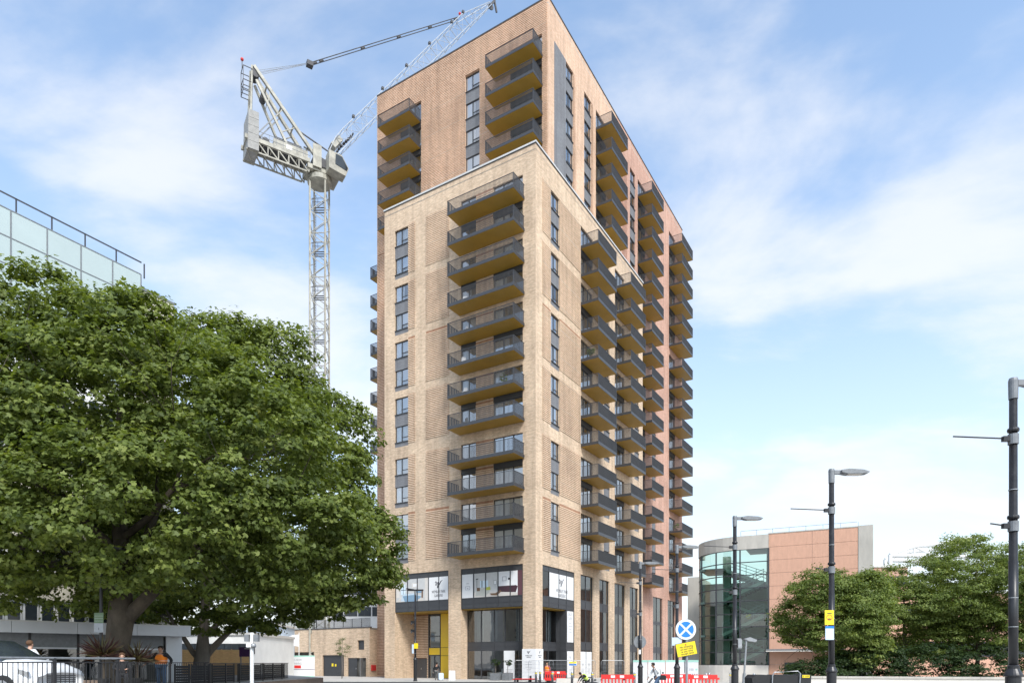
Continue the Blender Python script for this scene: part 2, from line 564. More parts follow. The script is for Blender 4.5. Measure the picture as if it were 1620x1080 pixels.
# facade frames inside the tower: local x runs to the viewer's right along the face, y runs into the wall
FACE = {'L': ((0, 0, 0), 0.0), 'UL': ((0, DU, 0), 0.0), 'R': ((0, 0, 0), Q), 'UR': ((-TU, 0, 0), Q), 'END': ((-TE, 0, 0), -Q)}
def fpt(face, a, z, y=0.0):
    (lx, ly, lz), rz = FACE[face]
    c, s_ = math.cos(rz), math.sin(rz)
    return (lx + a * c - y * s_, ly + a * s_ + y * c, lz + z)
def fput(name, me, face, parent=None, a=0, z=0, y=0):
    return link(name, me, parent or tower, fpt(face, a, z, y), FACE[face][1])
def wall_mesh(mb, a0, a1, z0, z1, holes, mat, depth=0.45, back='room'):
    """flat wall with real openings: reveals go in to the depth of each hole"""
    xs = sorted({a0, a1, *[min(max(h[i], a0), a1) for h in holes for i in (0, 1)]})
    zs = sorted({z0, z1, *[min(max(h[i], z0), z1) for h in holes for i in (2, 3)]})
    for zi in range(len(zs) - 1):
        zm = (zs[zi] + zs[zi + 1]) / 2
        run = None
        for xi in range(len(xs) - 1):
            xm = (xs[xi] + xs[xi + 1]) / 2
            solid = not any(h[0] < xm < h[1] and h[2] < zm < h[3] for h in holes)
            if solid and run is None:
                run = xs[xi]
            if run is not None and (not solid or xi == len(xs) - 2):
                e = xs[xi + 1] if solid else xs[xi]
                mb.poly([(run, 0, zs[zi]), (e, 0, zs[zi]), (e, 0, zs[zi + 1]), (run, 0, zs[zi + 1])], mat)
                run = None
    for h in holes:
        x0, x1, q0, q1 = h[:4]
        d = h[4] if len(h) > 4 else depth
        mb.poly([(x0, 0, q0), (x0, 0, q1), (x0, d, q1), (x0, d, q0)], mat)
        mb.poly([(x1, 0, q1), (x1, 0, q0), (x1, d, q0), (x1, d, q1)], mat)
        mb.poly([(x0, 0, q1), (x1, 0, q1), (x1, d, q1), (x0, d, q1)], mat)
        if q0 > z0 + 0.05:
            mb.poly([(x0, d, q0), (x1, d, q0), (x1, 0, q0), (x0, 0, q0)], mat)
        if not (len(h) > 5 and h[5]):
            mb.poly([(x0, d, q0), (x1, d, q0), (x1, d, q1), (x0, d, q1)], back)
def rib_mesh(regions, holes=(), mat='buff_rib', back='rib_back', pitch=0.19, hh=0.112, out=0.06):
    mb = MB()
    for (a0, a1, z0, z1) in regions:
        if back:
            # the courses between the ribs
            xs = sorted({a0, a1, *[min(max(h[i], a0), a1) for h in holes for i in (0, 1)]})
            zs = sorted({z0, z1, *[min(max(h[i], z0), z1) for h in holes for i in (2, 3)]})
            for zi in range(len(zs) - 1):
                for xi in range(len(xs) - 1):
                    xm, zm = (xs[xi] + xs[xi + 1]) / 2, (zs[zi] + zs[zi + 1]) / 2
                    if not any(h[0] < xm < h[1] and h[2] < zm < h[3] for h in holes):
                        mb.poly([(xs[xi], -0.004, zs[zi]), (xs[xi + 1], -0.004, zs[zi]), (xs[xi + 1], -0.004, zs[zi + 1]), (xs[xi], -0.004, zs[zi + 1])], back)
        n = int((z1 - z0) / pitch)
        for k in range(n):
            z = z0 + k * pitch
            segs = [(a0, a1)]
            for h in holes:
                if h[2] < z + hh and z < h[3]:
                    ns = []
                    for (p, q) in segs:
                        if h[1] <= p or h[0] >= q:
                            ns.append((p, q))
                        else:
                            if h[0] > p: ns.append((p, h[0]))
                            if h[1] < q: ns.append((h[1], q))
                    segs = ns
            for (p, q) in segs:
                mb.box(p, q, -out, -0.004, z, z + hh, mat, skip='k')
    return mb

# --- openings of each face: (a0, a1, z0, z1)
winL = [(-17.98, -16.03, FL[2 * j] - 0.15, FL[2 * j + 1] + 2.16) for j in range(6)]
doorL = [(x0, x1, FL[2 * j] + 0.01, FL[2 * j + 1] + 2.27) for j in range(6) for (x0, x1) in ((-8.94, -7.04), (-4.92, -1.46))]
baseL = [(-17.99, -10.55, 0, 11.45, 1.25, True), (-8.97, -1.45, 0, 11.45, 1.25, True)]
winR = [(3.04, 4.96, FL[2 * j] - 0.15, FL[2 * j + 1] + 2.16) for j in range(6)]
doorR = [(x0, x1, FL[2 * j] + 0.01, FL[2 * j + 1] + 2.27) for j in range(6) for (x0, x1) in ((10.02, 13.1), (19.47, 22.5))]
sideR = [(x0, x1, FL[2 * j] - 0.15, FL[2 * j + 1] + 2.16) for j in range(6) for (x0, x1) in ((16.2, 17.9), (25.9, 27.5))]
slotR = [(9.96, 13.36, 0, 11.42), (14.95, 17.87, 0, 11.42), (19.37, 22.78, 0, 11.42), (24.3, 27.31, 0, 11.42)]
baseR = [(1.37, 8.51, 0, 11.43, 1.25, True)] + slotR
winUL = [(-12.66, -10.68, FL[13] - 1.0, FL[17] + 2.22)]
doorUL = [(-6.6, -2.62, FL[13] + 0.01, FL[17] + 2.27), (-22.4, -19.1, FL[13] + 0.01, FL[17] + 2.27)]
ZB = 52.6
winUR = [(10.1, 11.99, ZB, FL[17] + 2.16), (14.83, 16.78, ZB, FL[17] + 2.16)]
doorD = [(18.1, 21.2, FL[13] + 0.01, FL[17] + 2.27)]
GRP = [(0, 3), (4, 11), (12, 17)]
winC = [(29.1, 31.04, FL[p] - 0.15, FL[q] + 2.16) for p, q in GRP]
doorEF = [(x0, x1, FL[p] + 0.01, FL[q] + 2.27) for p, q in GRP for (x0, x1) in ((31.95, 34.9), (45.2, 48.2))]
winWE = [(37.6, 39.2, FL[p] - 0.15, FL[q] + 2.16) for p, q in GRP]
slotUR = [(38.05, 42.29, 0, 11.4), (44.62, 48.3, 0, 11.4)]

# --- walls
mb = MB(); wall_mesh(mb, -TLW, 0, 0, ZL, winL + doorL + baseL, 'buff')
fput('wall', mb.mesh('wall_front'), 'L')
mb = MB(); wall_mesh(mb, 0, RL, 0, ZL, winR + doorR + sideR + baseR, 'buff')
fput('wall', mb.mesh('wall_street'), 'R')
mb = MB(); wall_mesh(mb, -TE, -TU, 0, ZU, [(-TLW + 0.02, -TU - 0.02, 0.02, ZL - 0.4, 0.01, True)] + winUL + doorUL, 'tan')
fput('wall', mb.mesh('wall_upper_front'), 'UL')
mb = MB(); wall_mesh(mb, DU, 24.5, ZL - 0.6, ZU, winUR + doorD, 'tan')
fput('wall', mb.mesh('wall_upper_street'), 'UR')
mb = MB(); wall_mesh(mb, 24.5, REND, 0, ZU, [(24.5, RL - 0.02, 0.0, ZL - 0.5, 0.01, True)] + winC + doorEF + winWE + slotUR, 'red')
fput('wall', mb.mesh('wall_red_street'), 'UR')
mb = MB()   # far and hidden ends, roofs
mb.poly([(-TE, DU, 0), (-TE, REND, 0), (-TE, REND, ZU), (-TE, DU, ZU)], 'tan')
mb.poly([(-TU, REND, 0), (-TE, REND, 0), (-TE, REND, ZU), (-TU, REND, ZU)], 'red')
mb.poly([(-TLW, 0, 0), (-TLW, DU, 0), (-TLW, DU, ZL), (-TLW, 0, ZL)], 'buff')
mb.poly([(0, RL, 0), (-TU, RL, 0), (-TU, RL, ZL), (0, RL, ZL)], 'buff')
mb.build('wall', tower)
mb = MB()
mb.box(-TE, -TU, DU, REND, ZU - 0.6, ZU - 0.5, 'concrete')
mb.box(-TLW, 0, 0.0, DU, ZL - 0.6, ZL - 0.5, 'concrete')
mb.box(-TU, 0, DU, RL, ZL - 0.6, ZL - 0.5, 'concrete')
roof = mb.build('roof', tower)
mb = MB()   # copings: each length sits a little proud of the wall
mb.box(-TE - 0.06, -TU + 0.06, DU - 0.06, DU + 0.4, ZU, ZU + 0.12, 'darkcoping')
mb.box(-TU - 0.4, -TU + 0.06, DU + 0.4, REND + 0.06, ZU, ZU + 0.12, 'darkcoping')
mb.box(-TE - 0.06, -TE + 0.4, DU + 0.4, REND + 0.06, ZU, ZU + 0.12, 'darkcoping')
mb.build('coping', roof)
mb = MB()
mb.box(-TLW - 0.06, 0.06, -0.06, 0.4, ZL, ZL + 0.07, 'darkcoping')
mb.box(-0.4, 0.06, 0.4, RL + 0.06, ZL, ZL + 0.07, 'darkcoping')
mb.box(-TLW - 0.09, 0.09, -0.09, 0.4, ZL + 0.07, ZL + 0.24, 'coping')
mb.box(-0.4, 0.09, 0.4, RL + 0.09, ZL + 0.07, ZL + 0.24, 'coping')
mb.build('coping', roof)

# --- ribbed brickwork
def rib(face, regions, holes=(), mat='buff_rib', **k):
    o = fput('brick_ribs', rib_mesh(regions, holes, mat, **k).mesh('brick_ribs'), face)
    o['kind'] = 'stuff'
for j in range(6):
    z0, z1 = FL[2 * j] + 0.1, FL[2 * j] + 5.42
    rib('L', [(-16.03, -15.08, z0, z1), (-13.57, -10.47, z0, z1)])
    rib('L', [(-7.04, -4.92, FL[2 * j], FL[2 * j] + 2.6), (-7.04, -4.92, FL[2 * j + 1], FL[2 * j + 1] + 2.27)])
    rib('R', [(1.35, 3.04, z0, z1), (4.96, 9.86, z0, z1)])
rib('UL', [(-TE, -TU - 0.15, ZL + 0.3, ZU - 0.05)], winUL + doorUL, mat='tan')
rib('UL', [(-TE, -TLW - 0.02, 0.1, ZL + 0.3)], (), mat='tan')
for x0, x1 in ((11.99, 12.45), (16.78, 17.25)):
    rib('UR', [(x0, x1, ZL + 0.2, FL[17] + 2.16)], (), mat='tan')
rib('UR', [(26.4, 28.0, ZL + 0.2, FL[17] + 2.27)], (), mat='red')
# grey brick panel beside the upper windows
mb = MB(); mb.box(7.36, 10.1, -0.02, 0.02, ZL + 0.3, FL[17] + 2.2, 'grey_brick', skip='k')
fput('grey_brick_panel', mb.mesh('grey_brick_panel'), 'UR')

# --- windows
WIN = {}
def win_meshes(wd, ht, kind):
    key = (round(wd, 2), round(ht, 2), kind)
    if key in WIN:
        return WIN[key]
    fr = MB(); y0, y1, t_ = 0.15, 0.22, 0.065
    fr.box(0, wd, y0, y1, 0, t_, 'frame'); fr.box(0, wd, y0, y1, ht - t_, ht, 'frame')
    fr.box(0, t_, y0, y1, t_, ht - t_, 'frame'); fr.box(wd - t_, wd, y0, y1, t_, ht - t_, 'frame')
    panes = []
    if kind == 'casement':
        m = wd * 0.47
        fr.box(m - 0.05, m + 0.05, y0 - 0.01, y1, t_, ht - t_, 'frame')
        zt = ht * 0.28
        fr.box(m + 0.05, wd - t_, y0, y1, zt - 0.035, zt + 0.035, 'frame')
        panes = [(t_, m - 0.05, t_, ht - t_), (m + 0.05, wd - t_, t_, zt - 0.035), (m + 0.05, wd - t_, zt + 0.035, ht - t_)]
    else:
        n = max(2, round(wd / 1.0))
        xs = [wd * i / n for i in range(n + 1)]
        for x in xs[1:-1]:
            fr.box(x - 0.055, x + 0.055, y0 - 0.01, y1, t_, ht - t_, 'frame')
        panes = [(a + 0.055, b - 0.055, t_, ht - t_) for a, b in zip(xs, xs[1:])]
    fr.box(-0.002, wd + 0.002, -0.03, y0, -0.05, 0.0, 'frame')     # sill
    fme = fr.mesh('window')
    pmes = []
    for (a, b, c, d) in panes:
        p = MB(); p.poly([(a, 0.185, c), (b, 0.185, c), (b, 0.185, d), (a, 0.185, d)], 'pane')
        pmes.append(p.mesh('pane'))
    cmes = []
    for v in range(5):
        c = MB()
        fr0 = (0.42, 0.6, 0.5, 0.34, 0.97)[v]
        if fr0:
            n = max(4, int(wd * fr0 * 9))
            for i in range(n):
                xa, xb = wd * fr0 * i / n, wd * fr0 * (i + 1) / n
                ya, yb = (0.29, 0.33) if i % 2 else (0.33, 0.29)
                c.poly([(xa, ya, 0.03), (xb, yb, 0.03), (xb, yb, ht - 0.04), (xa, ya, ht - 0.04)], 'curtain')
            if v in (2, 3):
                for i in range(4):
                    xa, xb = wd * (0.86 + 0.03 * i), wd * (0.89 + 0.03 * i)
                    ya, yb = (0.29, 0.33) if i % 2 else (0.33, 0.29)
                    c.poly([(xa, ya, 0.03), (xb, yb, 0.03), (xb, yb, ht - 0.04), (xa, ya, ht - 0.04)], 'curtain')
            cmes.append(c.mesh('curtain'))
    WIN[key] = (fme, pmes, cmes)
    return WIN[key]
wrnd = random.Random(7)
def window(face, a0, a1, z0, z1, kind='casement', name='window'):
    fme, pmes, cmes = win_meshes(a1 - a0, z1 - z0, kind)
    o = fput(name, fme, face, None, a0, z0)
    for pme in pmes:
        link('pane', pme, o)
    v = wrnd.random()
    if v < 0.97:
        link('curtain', cmes[wrnd.randrange(len(cmes))], o)
    return o
SPM = {}
def spandrel(face, a0, a1, z0, z1, mat='grey_brick', out=0.10):
    key = (round(a1 - a0, 2), round(z1 - z0, 2), mat, out)
    if key not in SPM:
        s_ = MB(); s_.box(0, a1 - a0, out, out + 0.1, 0, z1 - z0, mat)
        SPM[key] = s_.mesh('spandrel')
    fput('spandrel', SPM[key], face, None, a0, z0)
def stack(face, a0, a1, ks, zlo):
    """window in each storey with grey spandrels between"""
    z = zlo
    for k in ks:
        spandrel(face, a0, a1, z, FL[k] + 0.37, out=0.06)
        window(face, a0, a1, FL[k] + 0.40, FL[k] + 2.16 - (0.004 if k == ks[-1] else 0))
        z = FL[k] + 2.16
def doors(face, a0, a1, ks):
    for i, k in enumerate(ks):
        top = FL[k] + 2.27
        window(face, a0, a1, FL[k] + 0.06, top - 0.004, 'door', 'balcony_door')
        if i < len(ks) - 1:
            spandrel(face, a0, a1, top, FL[k + 1] + 0.01, 'metal', 0.04)
for (a0, a1, z0, z1), j in zip(winL, range(6)):
    stack('L', a0, a1, [2 * j, 2 * j + 1], z0)
for (a0, a1, z0, z1), j in zip(winR, range(6)):
    stack('R', a0, a1, [2 * j, 2 * j + 1], z0)
for j in range(6):
    for (x0, x1) in ((-8.94, -7.04), (-4.92, -1.46)):
        doors('L', x0, x1, [2 * j, 2 * j + 1])
    for (x0, x1) in ((10.02, 13.1), (19.47, 22.5)):
        doors('R', x0, x1, [2 * j, 2 * j + 1])
    for (x0, x1) in ((16.2, 17.9), (25.9, 27.5)):
        stack('R', x0, x1, [2 * j, 2 * j + 1], FL[2 * j] - 0.15)
stack('UL', -12.66, -10.68, list(range(13, 18)), FL[13] - 1.0)
doors('UL', -6.6, -2.62, list(range(13, 18)))
doors('UL', -22.4, -19.1, list(range(13, 18)))
for a0, a1 in ((10.1, 11.99), (14.83, 16.78)):
    stack('UR', a0, a1, list(range(13, 18)), ZB)
doors('UR', 18.1, 21.2, list(range(13, 18)))
for p, q in GRP:
    ks = list(range(p, q + 1))
    stack('UR', 29.1, 31.04, ks, FL[p] - 0.15)
    stack('UR', 37.6, 39.2, ks, FL[p] - 0.15)
    doors('UR', 31.95, 34.9, ks)
    doors('UR', 45.2, 48.2, ks)

# --- balconies
BAL = {}
def bal_meshes(wd, pr=PROJ, step=0.145, deep=0.06):
    key = (round(wd, 2), step)
    if key in BAL:
        return BAL[key]
    sl = MB()
    sl.box(0, wd, -pr, -pr + 0.06, -0.30, 0.0, 'metal')               # fascias
    sl.box(0, 0.06, -pr + 0.06, -0.055, -0.30, 0.0, 'metal')
    sl.box(wd - 0.06, wd, -pr + 0.06, -0.055, -0.30, 0.0, 'metal')
    sl.box(0.06, wd - 0.06, -pr + 0.06, -0.055, -0.07, -0.03, 'concrete')   # deck
    sl.box(0.0, wd, -pr - 0.012, -pr, -0.335, -0.30, 'frame')
    sf = MB()
    sf.box(0.03, wd - 0.03, -pr + 0.03, -0.06, -0.325, -0.305, 'gold')
    n = max(2, round(wd / 1.6))
    for i in range(1, n):
        sf.box(wd * i / n - 0.012, wd * i / n + 0.012, -pr + 0.05, -0.07, -0.329, -0.325, 'gold')
    hr = MB()
    hr.box(-0.005, wd + 0.005, -pr - 0.005, -pr + 0.055, 1.11, 1.15, 'metal')
    hr.box(-0.005, 0.05, -pr + 0.055, -0.06, 1.11, 1.15, 'metal')
    hr.box(wd - 0.05, wd + 0.005, -pr + 0.055, -0.06, 1.11, 1.15, 'metal')
    for x in (0.03, wd - 0.03):
        hr.box(x - 0.025, x + 0.025, -pr + 0.005, -pr + 0.055, -0.02, 1.11, 'metal')
    ba = MB()
    m = int(wd / step)
    for i in range(1, m):
        x = wd * i / m
        ba.box(x - 0.012, x + 0.012, -pr + 0.002, -pr + 0.002 + deep, -0.24, 1.11, 'bar', skip='tb')
    m = int(pr / 0.14)
    for i in range(1, m):
        y = -pr + (pr - 0.06) * i / m
        for x in (0.0, wd - 0.052):
            ba.box(x, x + 0.052, y - 0.013, y + 0.013, -0.24, 1.11, 'bar', skip='tb')
    BAL[key] = (sl.mesh('balcony'), sf.mesh('soffit'), hr.mesh('handrail'), ba.mesh('balusters'))
    return BAL[key]
def balcony(face, a0, a1, k):
    s_, f_, h_, b_ = bal_meshes(a1 - a0) if face in ('L', 'UL') else bal_meshes(a1 - a0, PROJ, 0.125, 0.075)
    o = fput('balcony', s_, face, None, a0, FL[k])
    link('soffit', f_, o); link('handrail', h_, o)
    link('balusters', b_, o)['kind'] = 'stuff'
    return o
for k in range(12):
    balcony('L', -9.11, -1.22, k)
    balcony('R', 9.97, 14.98, k)
    balcony('R', 19.42, 24.35, k)
for k in range(13, 18):
    balcony('UL', -8.52, -2.52, k)
    balcony('UL', -24.14, -19.19, k)
    balcony('UR', 18.01, 23.07, k)
for k in range(18):
    balcony('UR', 31.85, 36.63, k)
    balcony('UR', 45.13, 50.6, k)
for k in range(5, 13):
    balcony('END', -11.6, -7.0, k)

# --- base storeys
def glazing(face, a0, a1, y, rows, nb, mat='shop', fr=0.05, name='shop_window', skip=()):
    """framed glazing: rows = [(z0, z1, 'g' or 'p')], nb bays"""
    xs = [a0 + (a1 - a0) * i / nb for i in range(nb + 1)] if isinstance(nb, int) else [a0, *nb, a1]
    f_ = MB()
    for x in xs:
        f_.box(x - fr, x + fr, y - 0.05, y + 0.07, rows[0][0], rows[-1][1], 'frame')
    for z0, z1, kd in rows:
        for a, b in zip(xs, xs[1:]):
            f_.box(a + fr, b - fr, y - 0.04, y + 0.06, z0, z0 + 0.05, 'frame')
            f_.box(a + fr, b - fr, y - 0.04, y + 0.06, z1 - 0.05, z1, 'frame')
    o = fput(name, f_.mesh(name), face)
    for z0, z1, kd in rows:
        for i, (a, b) in enumerate(zip(xs, xs[1:])):
            if (z0, i) in skip:
                continue
            p = MB()
            if kd == 'g':
                p.poly([(a + fr, y, z0 + 0.05), (b - fr, y, z0 + 0.05), (b - fr, y, z1 - 0.05), (a + fr, y, z1 - 0.05)], mat)
                link('pane', p.mesh('pane'), o)
            else:
                p.box(a + fr, b - fr, y - 0.02, y + 0.03, z0 + 0.05, z1 - 0.05, 'metal')
                link('panel', p.mesh('panel'), o)
    return o
BOX = [(7.3, 7.82, 'p'), (7.82, 8.36, 'p'), (8.36, 10.92, 'g'), (10.92, 11.44, 'p')]
xL1 = [-16.2, -14.83, -13.3, -11.9]
xL2 = [-7.4, -5.9, -4.4, -2.95]
gl1 = glazing('L', -17.93, -10.61, 0.12, BOX, xL1)
gl2 = glazing('L', -8.91, -1.51, 0.12, BOX, xL2)
xR1 = [2.9, 5.0, 6.75]
gl3 = glazing('R', 1.43, 8.45, 0.12, BOX, xR1)
LOW = [(0.02, 3.0, 'g'), (3.0, 3.4, 'p'), (3.4, 3.85, 'p'), (3.85, 7.28, 'g')]
glazing('L', -8.97, -1.45, 1.25, LOW, [-7.2, -5.6, -4.3, -2.6])
glazing('R', 1.37, 6.6, 1.25, LOW, [3.0, 4.8])
glazing('R', 6.66, 8.46, 0.12, LOW, 1)
for a0, a1, z0, z1 in slotR:
    glazing('R', a0 + 0.05, a1 - 0.05, 0.22, [(0.02, 3.15, 'g'), (3.15, 4.0, 'p'), (4.0, 7.7, 'g'), (7.7, 8.6, 'p'), (8.6, 11.4, 'g')], 2)
for a0, a1, z0, z1 in slotUR:
    glazing('UR', a0 + 0.05, a1 - 0.05, 0.22, [(0.02, 3.15, 'g'), (3.15, 4.0, 'p'), (4.0, 7.4, 'g'), (7.4, 7.8, 'p'), (7.8, 11.38, 'g')], 2)
mb = MB()      # soffits over the recesses, seen from the street
mb.box(-8.96, -1.46, 0.20, 1.24, 7.20, 7.28, 'gold')
mb.box(-17.98, -10.56, 0.20, 3.2, 7.20, 7.28, 'gold')
mb.build('soffit', tower)
mb = MB(); mb.box(1.38, 6.6, 0.20, 1.24, 7.20, 7.28, 'gold')
fput('soffit', mb.mesh('soffit_street'), 'R')
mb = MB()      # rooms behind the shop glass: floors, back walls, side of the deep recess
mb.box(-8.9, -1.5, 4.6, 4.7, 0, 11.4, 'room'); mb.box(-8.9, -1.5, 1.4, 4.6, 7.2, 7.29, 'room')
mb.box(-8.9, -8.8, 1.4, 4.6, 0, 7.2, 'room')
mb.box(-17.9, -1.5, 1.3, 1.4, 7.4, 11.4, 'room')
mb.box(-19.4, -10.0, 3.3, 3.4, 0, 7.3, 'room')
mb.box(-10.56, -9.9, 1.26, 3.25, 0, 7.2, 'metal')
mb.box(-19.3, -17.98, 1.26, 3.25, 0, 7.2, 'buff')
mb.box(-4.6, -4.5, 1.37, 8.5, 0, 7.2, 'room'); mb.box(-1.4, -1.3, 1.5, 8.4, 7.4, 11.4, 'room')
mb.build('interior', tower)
mb = MB(); mb.box(-1.32, -0.06, 6.60, 6.66, 0, 7.19, 'metal')
for z in (3.0, 3.85):
    mb.box(-1.32, -0.06, 6.58, 6.60, z - 0.05, z + 0.05, 'frame')
mb.box(-0.75, -0.68, 6.57, 6.6, 0, 7.19, 'frame'); mb.build('recess_panel', tower)
mb = MB()      # pale blinds half drawn behind the shop glass
for a0, n in ((3.3, 7), (5.2, 9)):
    for i in range(n):
        mb.box(-1.75 - 0.02 * (i % 2), -1.73 - 0.02 * (i % 2), a0 + 0.13 * i, a0 + 0.13 * i + 0.11, 3.9, 7.1, 'curtain' if i % 4 == 1 else 'lampgrey')
mb.box(-2.2, -2.1, 1.5, 6.5, 0, 7.1, 'metal')
mb.build('blind', tower)
for xx in (-8.2, -6.5, -3.4):
    mb = MB()
    for i in range(6):
        mb.box(xx + 0.14 * i, xx + 0.14 * i + 0.12, 1.9 + 0.02 * (i % 2), 1.92 + 0.02 * (i % 2), 3.9, 7.15, 'lampgrey')
    mb.build('blind', tower)
mb = MB()
for xx in (-7.4, -6.2, -3.2):
    mb.box(xx, xx + 0.9, 2.6, 3.1, 0.02, 0.75, 'fascia'); mb.box(xx + 0.2, xx + 0.7, 3.2, 3.3, 0.4, 1.1, 'curtain')
mb.build('furniture', tower)
mb = MB()
mb.box(-17.97, -15.75, 3.2, 3.28, 0, 7.19, 'rib_back')
mb.build('entrance_wall', tower)
o = link('brick_ribs', rib_mesh([(-17.97, -15.75, 0.05, 7.15)], [(-17.5, -15.95, 0, 2.25)]).mesh('brick_ribs'), tower, (0, 3.19, 0)); o['kind'] = 'stuff'
mb = MB(); mb.box(-17.5, -15.95, 3.1, 3.18, 0, 2.22, 'metal'); mb.box(-16.75, -16.7, 3.06, 3.1, 0.95, 1.15, 'steel')
mb.build('service_door', tower)
mb = MB(); mb.box(-15.75, -15.65, 3.1, 3.26, 0, 7.19, 'frame'); mb.box(-14.1, -14.0, 3.1, 3.26, 0, 7.19, 'frame')
for z in (2.55, 3.45, 4.7, 7.1):
    mb.box(-15.65, -14.1, 3.12, 3.24, z - 0.05, z + 0.05, 'frame')
mb.box(-14.9, -14.86, 3.1, 3.2, 0, 2.5, 'frame')
ent = mb.build('entrance_door', tower)
mb = MB(); mb.poly([(-15.65, 3.2, 0), (-14.1, 3.2, 0), (-14.1, 3.2, 7.1), (-15.65, 3.2, 7.1)], 'shop')
mb.build('pane', ent)
for a, b, z0, z1 in ((-15.65, -14.1, 2.62, 3.38), (-13.98, -10.58, 0.02, 2.5), (-13.98, -10.58, 2.54, 3.42), (-13.98, -10.58, 3.46, 7.18)):
    mb = MB(); mb.box(a, b, 3.13, 3.17, z0, z1, 'yellow'); mb.build('yellow_panel', tower)

# --- posters, logos and boards on the base
def wlogo(parent, face_obj, cx, cz, s_, y, mat='ink'):
    """brushed W of three strokes"""
    mb = MB()
    def stroke(pts, wd):
        n = len(pts)
        L_, R_ = [], []
        for i, (x, z) in enumerate(pts):
            xa, za = pts[max(0, i - 1)]; xb, zb = pts[min(n - 1, i + 1)]
            d = Vector((xb - xa, zb - za)).normalized()
            q = wd[i] / 2
            L_.append((x - d.y * q, z + d.x * q)); R_.append((x + d.y * q, z - d.x * q))
        for i in range(n - 1):
            q = [L_[i], R_[i], R_[i + 1], L_[i + 1]]
            mb.poly([(cx + s_ * a, y, cz + s_ * b) for a, b in q], mat)
    stroke([(-0.52, 0.18), (-0.36, 0.30), (-0.30, 0.22), (-0.40, -0.12), (-0.30, -0.16)], [0.05, 0.11, 0.12, 0.10, 0.06])
    stroke([(-0.32, -0.14), (-0.08, 0.22), (0.0, 0.24), (-0.08, -0.08), (-0.16, -0.42), (-0.08, -0.48)], [0.05, 0.08, 0.12, 0.13, 0.12, 0.05])
    stroke([(-0.12, -0.46), (0.12, -0.06), (0.34, 0.28), (0.60, 0.42)], [0.06, 0.13, 0.12, 0.04])
    return mb.build('logo', parent)
def tparent(face):
    return FACE[face]
# left bay: bedroom print on three panes, logo sheet on two
y = 0.09
def sheet(face, a0, a1, z0, z1, mat='white', name='poster', y_=y):
    p = MB(); p.box(a0, a1, y_, y_ + 0.015, z0, z1, mat)
    return fput(name, p.mesh(name), face)
def shapes(parent, lst, y_):
    """flat print: coloured outlines laid over one another"""
    p = MB()
    for i, (pts, mat) in enumerate(lst):
        yy = y_ - 0.002 - 0.0012 * i
        p.poly([(x, yy, z) for x, z in pts], mat)
    p.build('print', parent)
PR = dict(wallgrey=(0.55, 0.55, 0.54), wallwarm=(0.66, 0.62, 0.57), bedblue=(0.20, 0.32, 0.44), bedlight=(0.50, 0.60, 0.68), floor=(0.62, 0.58, 0.53), plum=(0.06, 0.025, 0.035), plumlit=(0.12, 0.05, 0.06), sofa=(0.48, 0.48, 0.44), brown=(0.16, 0.09, 0.05), lime=(0.45, 0.48, 0.08), day=(0.62, 0.74, 0.82))
for k_, c_ in PR.items():
    M['pr_' + k_] = pm('print_' + k_, c_, 0.45, 0, 0.07, 3)
def rect(a, b, c, d):
    return [(a, c), (b, c), (b, d), (a, d)]
z0, z1 = 8.42, 10.86
s1 = sheet('L', -17.86, -13.36, z0, z1, 'pr_wallgrey')
shapes(s1, [(rect(-17.86, -17.35, 8.9, 10.6), 'pr_wallwarm'), (rect(-17.15, -16.5, 9.2, 10.3), 'pr_day'), (rect(-16.86, -16.8, 9.2, 10.3), 'frame'), (rect(-17.15, -16.3, 9.68, 9.74), 'frame'),
            ([(-17.86, z0), (-13.9, z0), (-14.2, 9.0), (-17.2, 8.95)], 'pr_floor'), (rect(-15.6, -14.7, 9.9, 10.4), 'pr_wallwarm'), (rect(-15.45, -14.85, 10.0, 10.3), 'white'),
            ([(-17.2, 8.5), (-15.6, 8.45), (-14.3, 9.0), (-15.2, 9.3), (-16.9, 9.25)], 'pr_bedlight'), ([(-16.6, z0), (-15.0, z0), (-14.2, 8.9), (-15.4, 9.12), (-16.9, 9.05)], 'pr_bedblue'),
            (rect(-15.1, -14.2, 9.3, 9.62), 'pr_bedblue'), (rect(-14.25, -14.05, 8.75, 9.5), 'pr_brown'), (rect(-13.8, -13.36, z0, z1), 'pr_wallwarm')], y)
s2 = sheet('L', -13.24, -10.66, z0, z1)
wlogo(s2, None, -11.95, 10.1, 0.92, y - 0.004)
text('lettering', 'WEMBLEY PARK', 0.42, 'ink', s2, (-11.95, y - 0.006, 9.28), xs=0.60)
text('lettering', 'GARDENS', 0.42, 'ink', s2, (-11.95, y - 0.006, 8.86), xs=0.60)
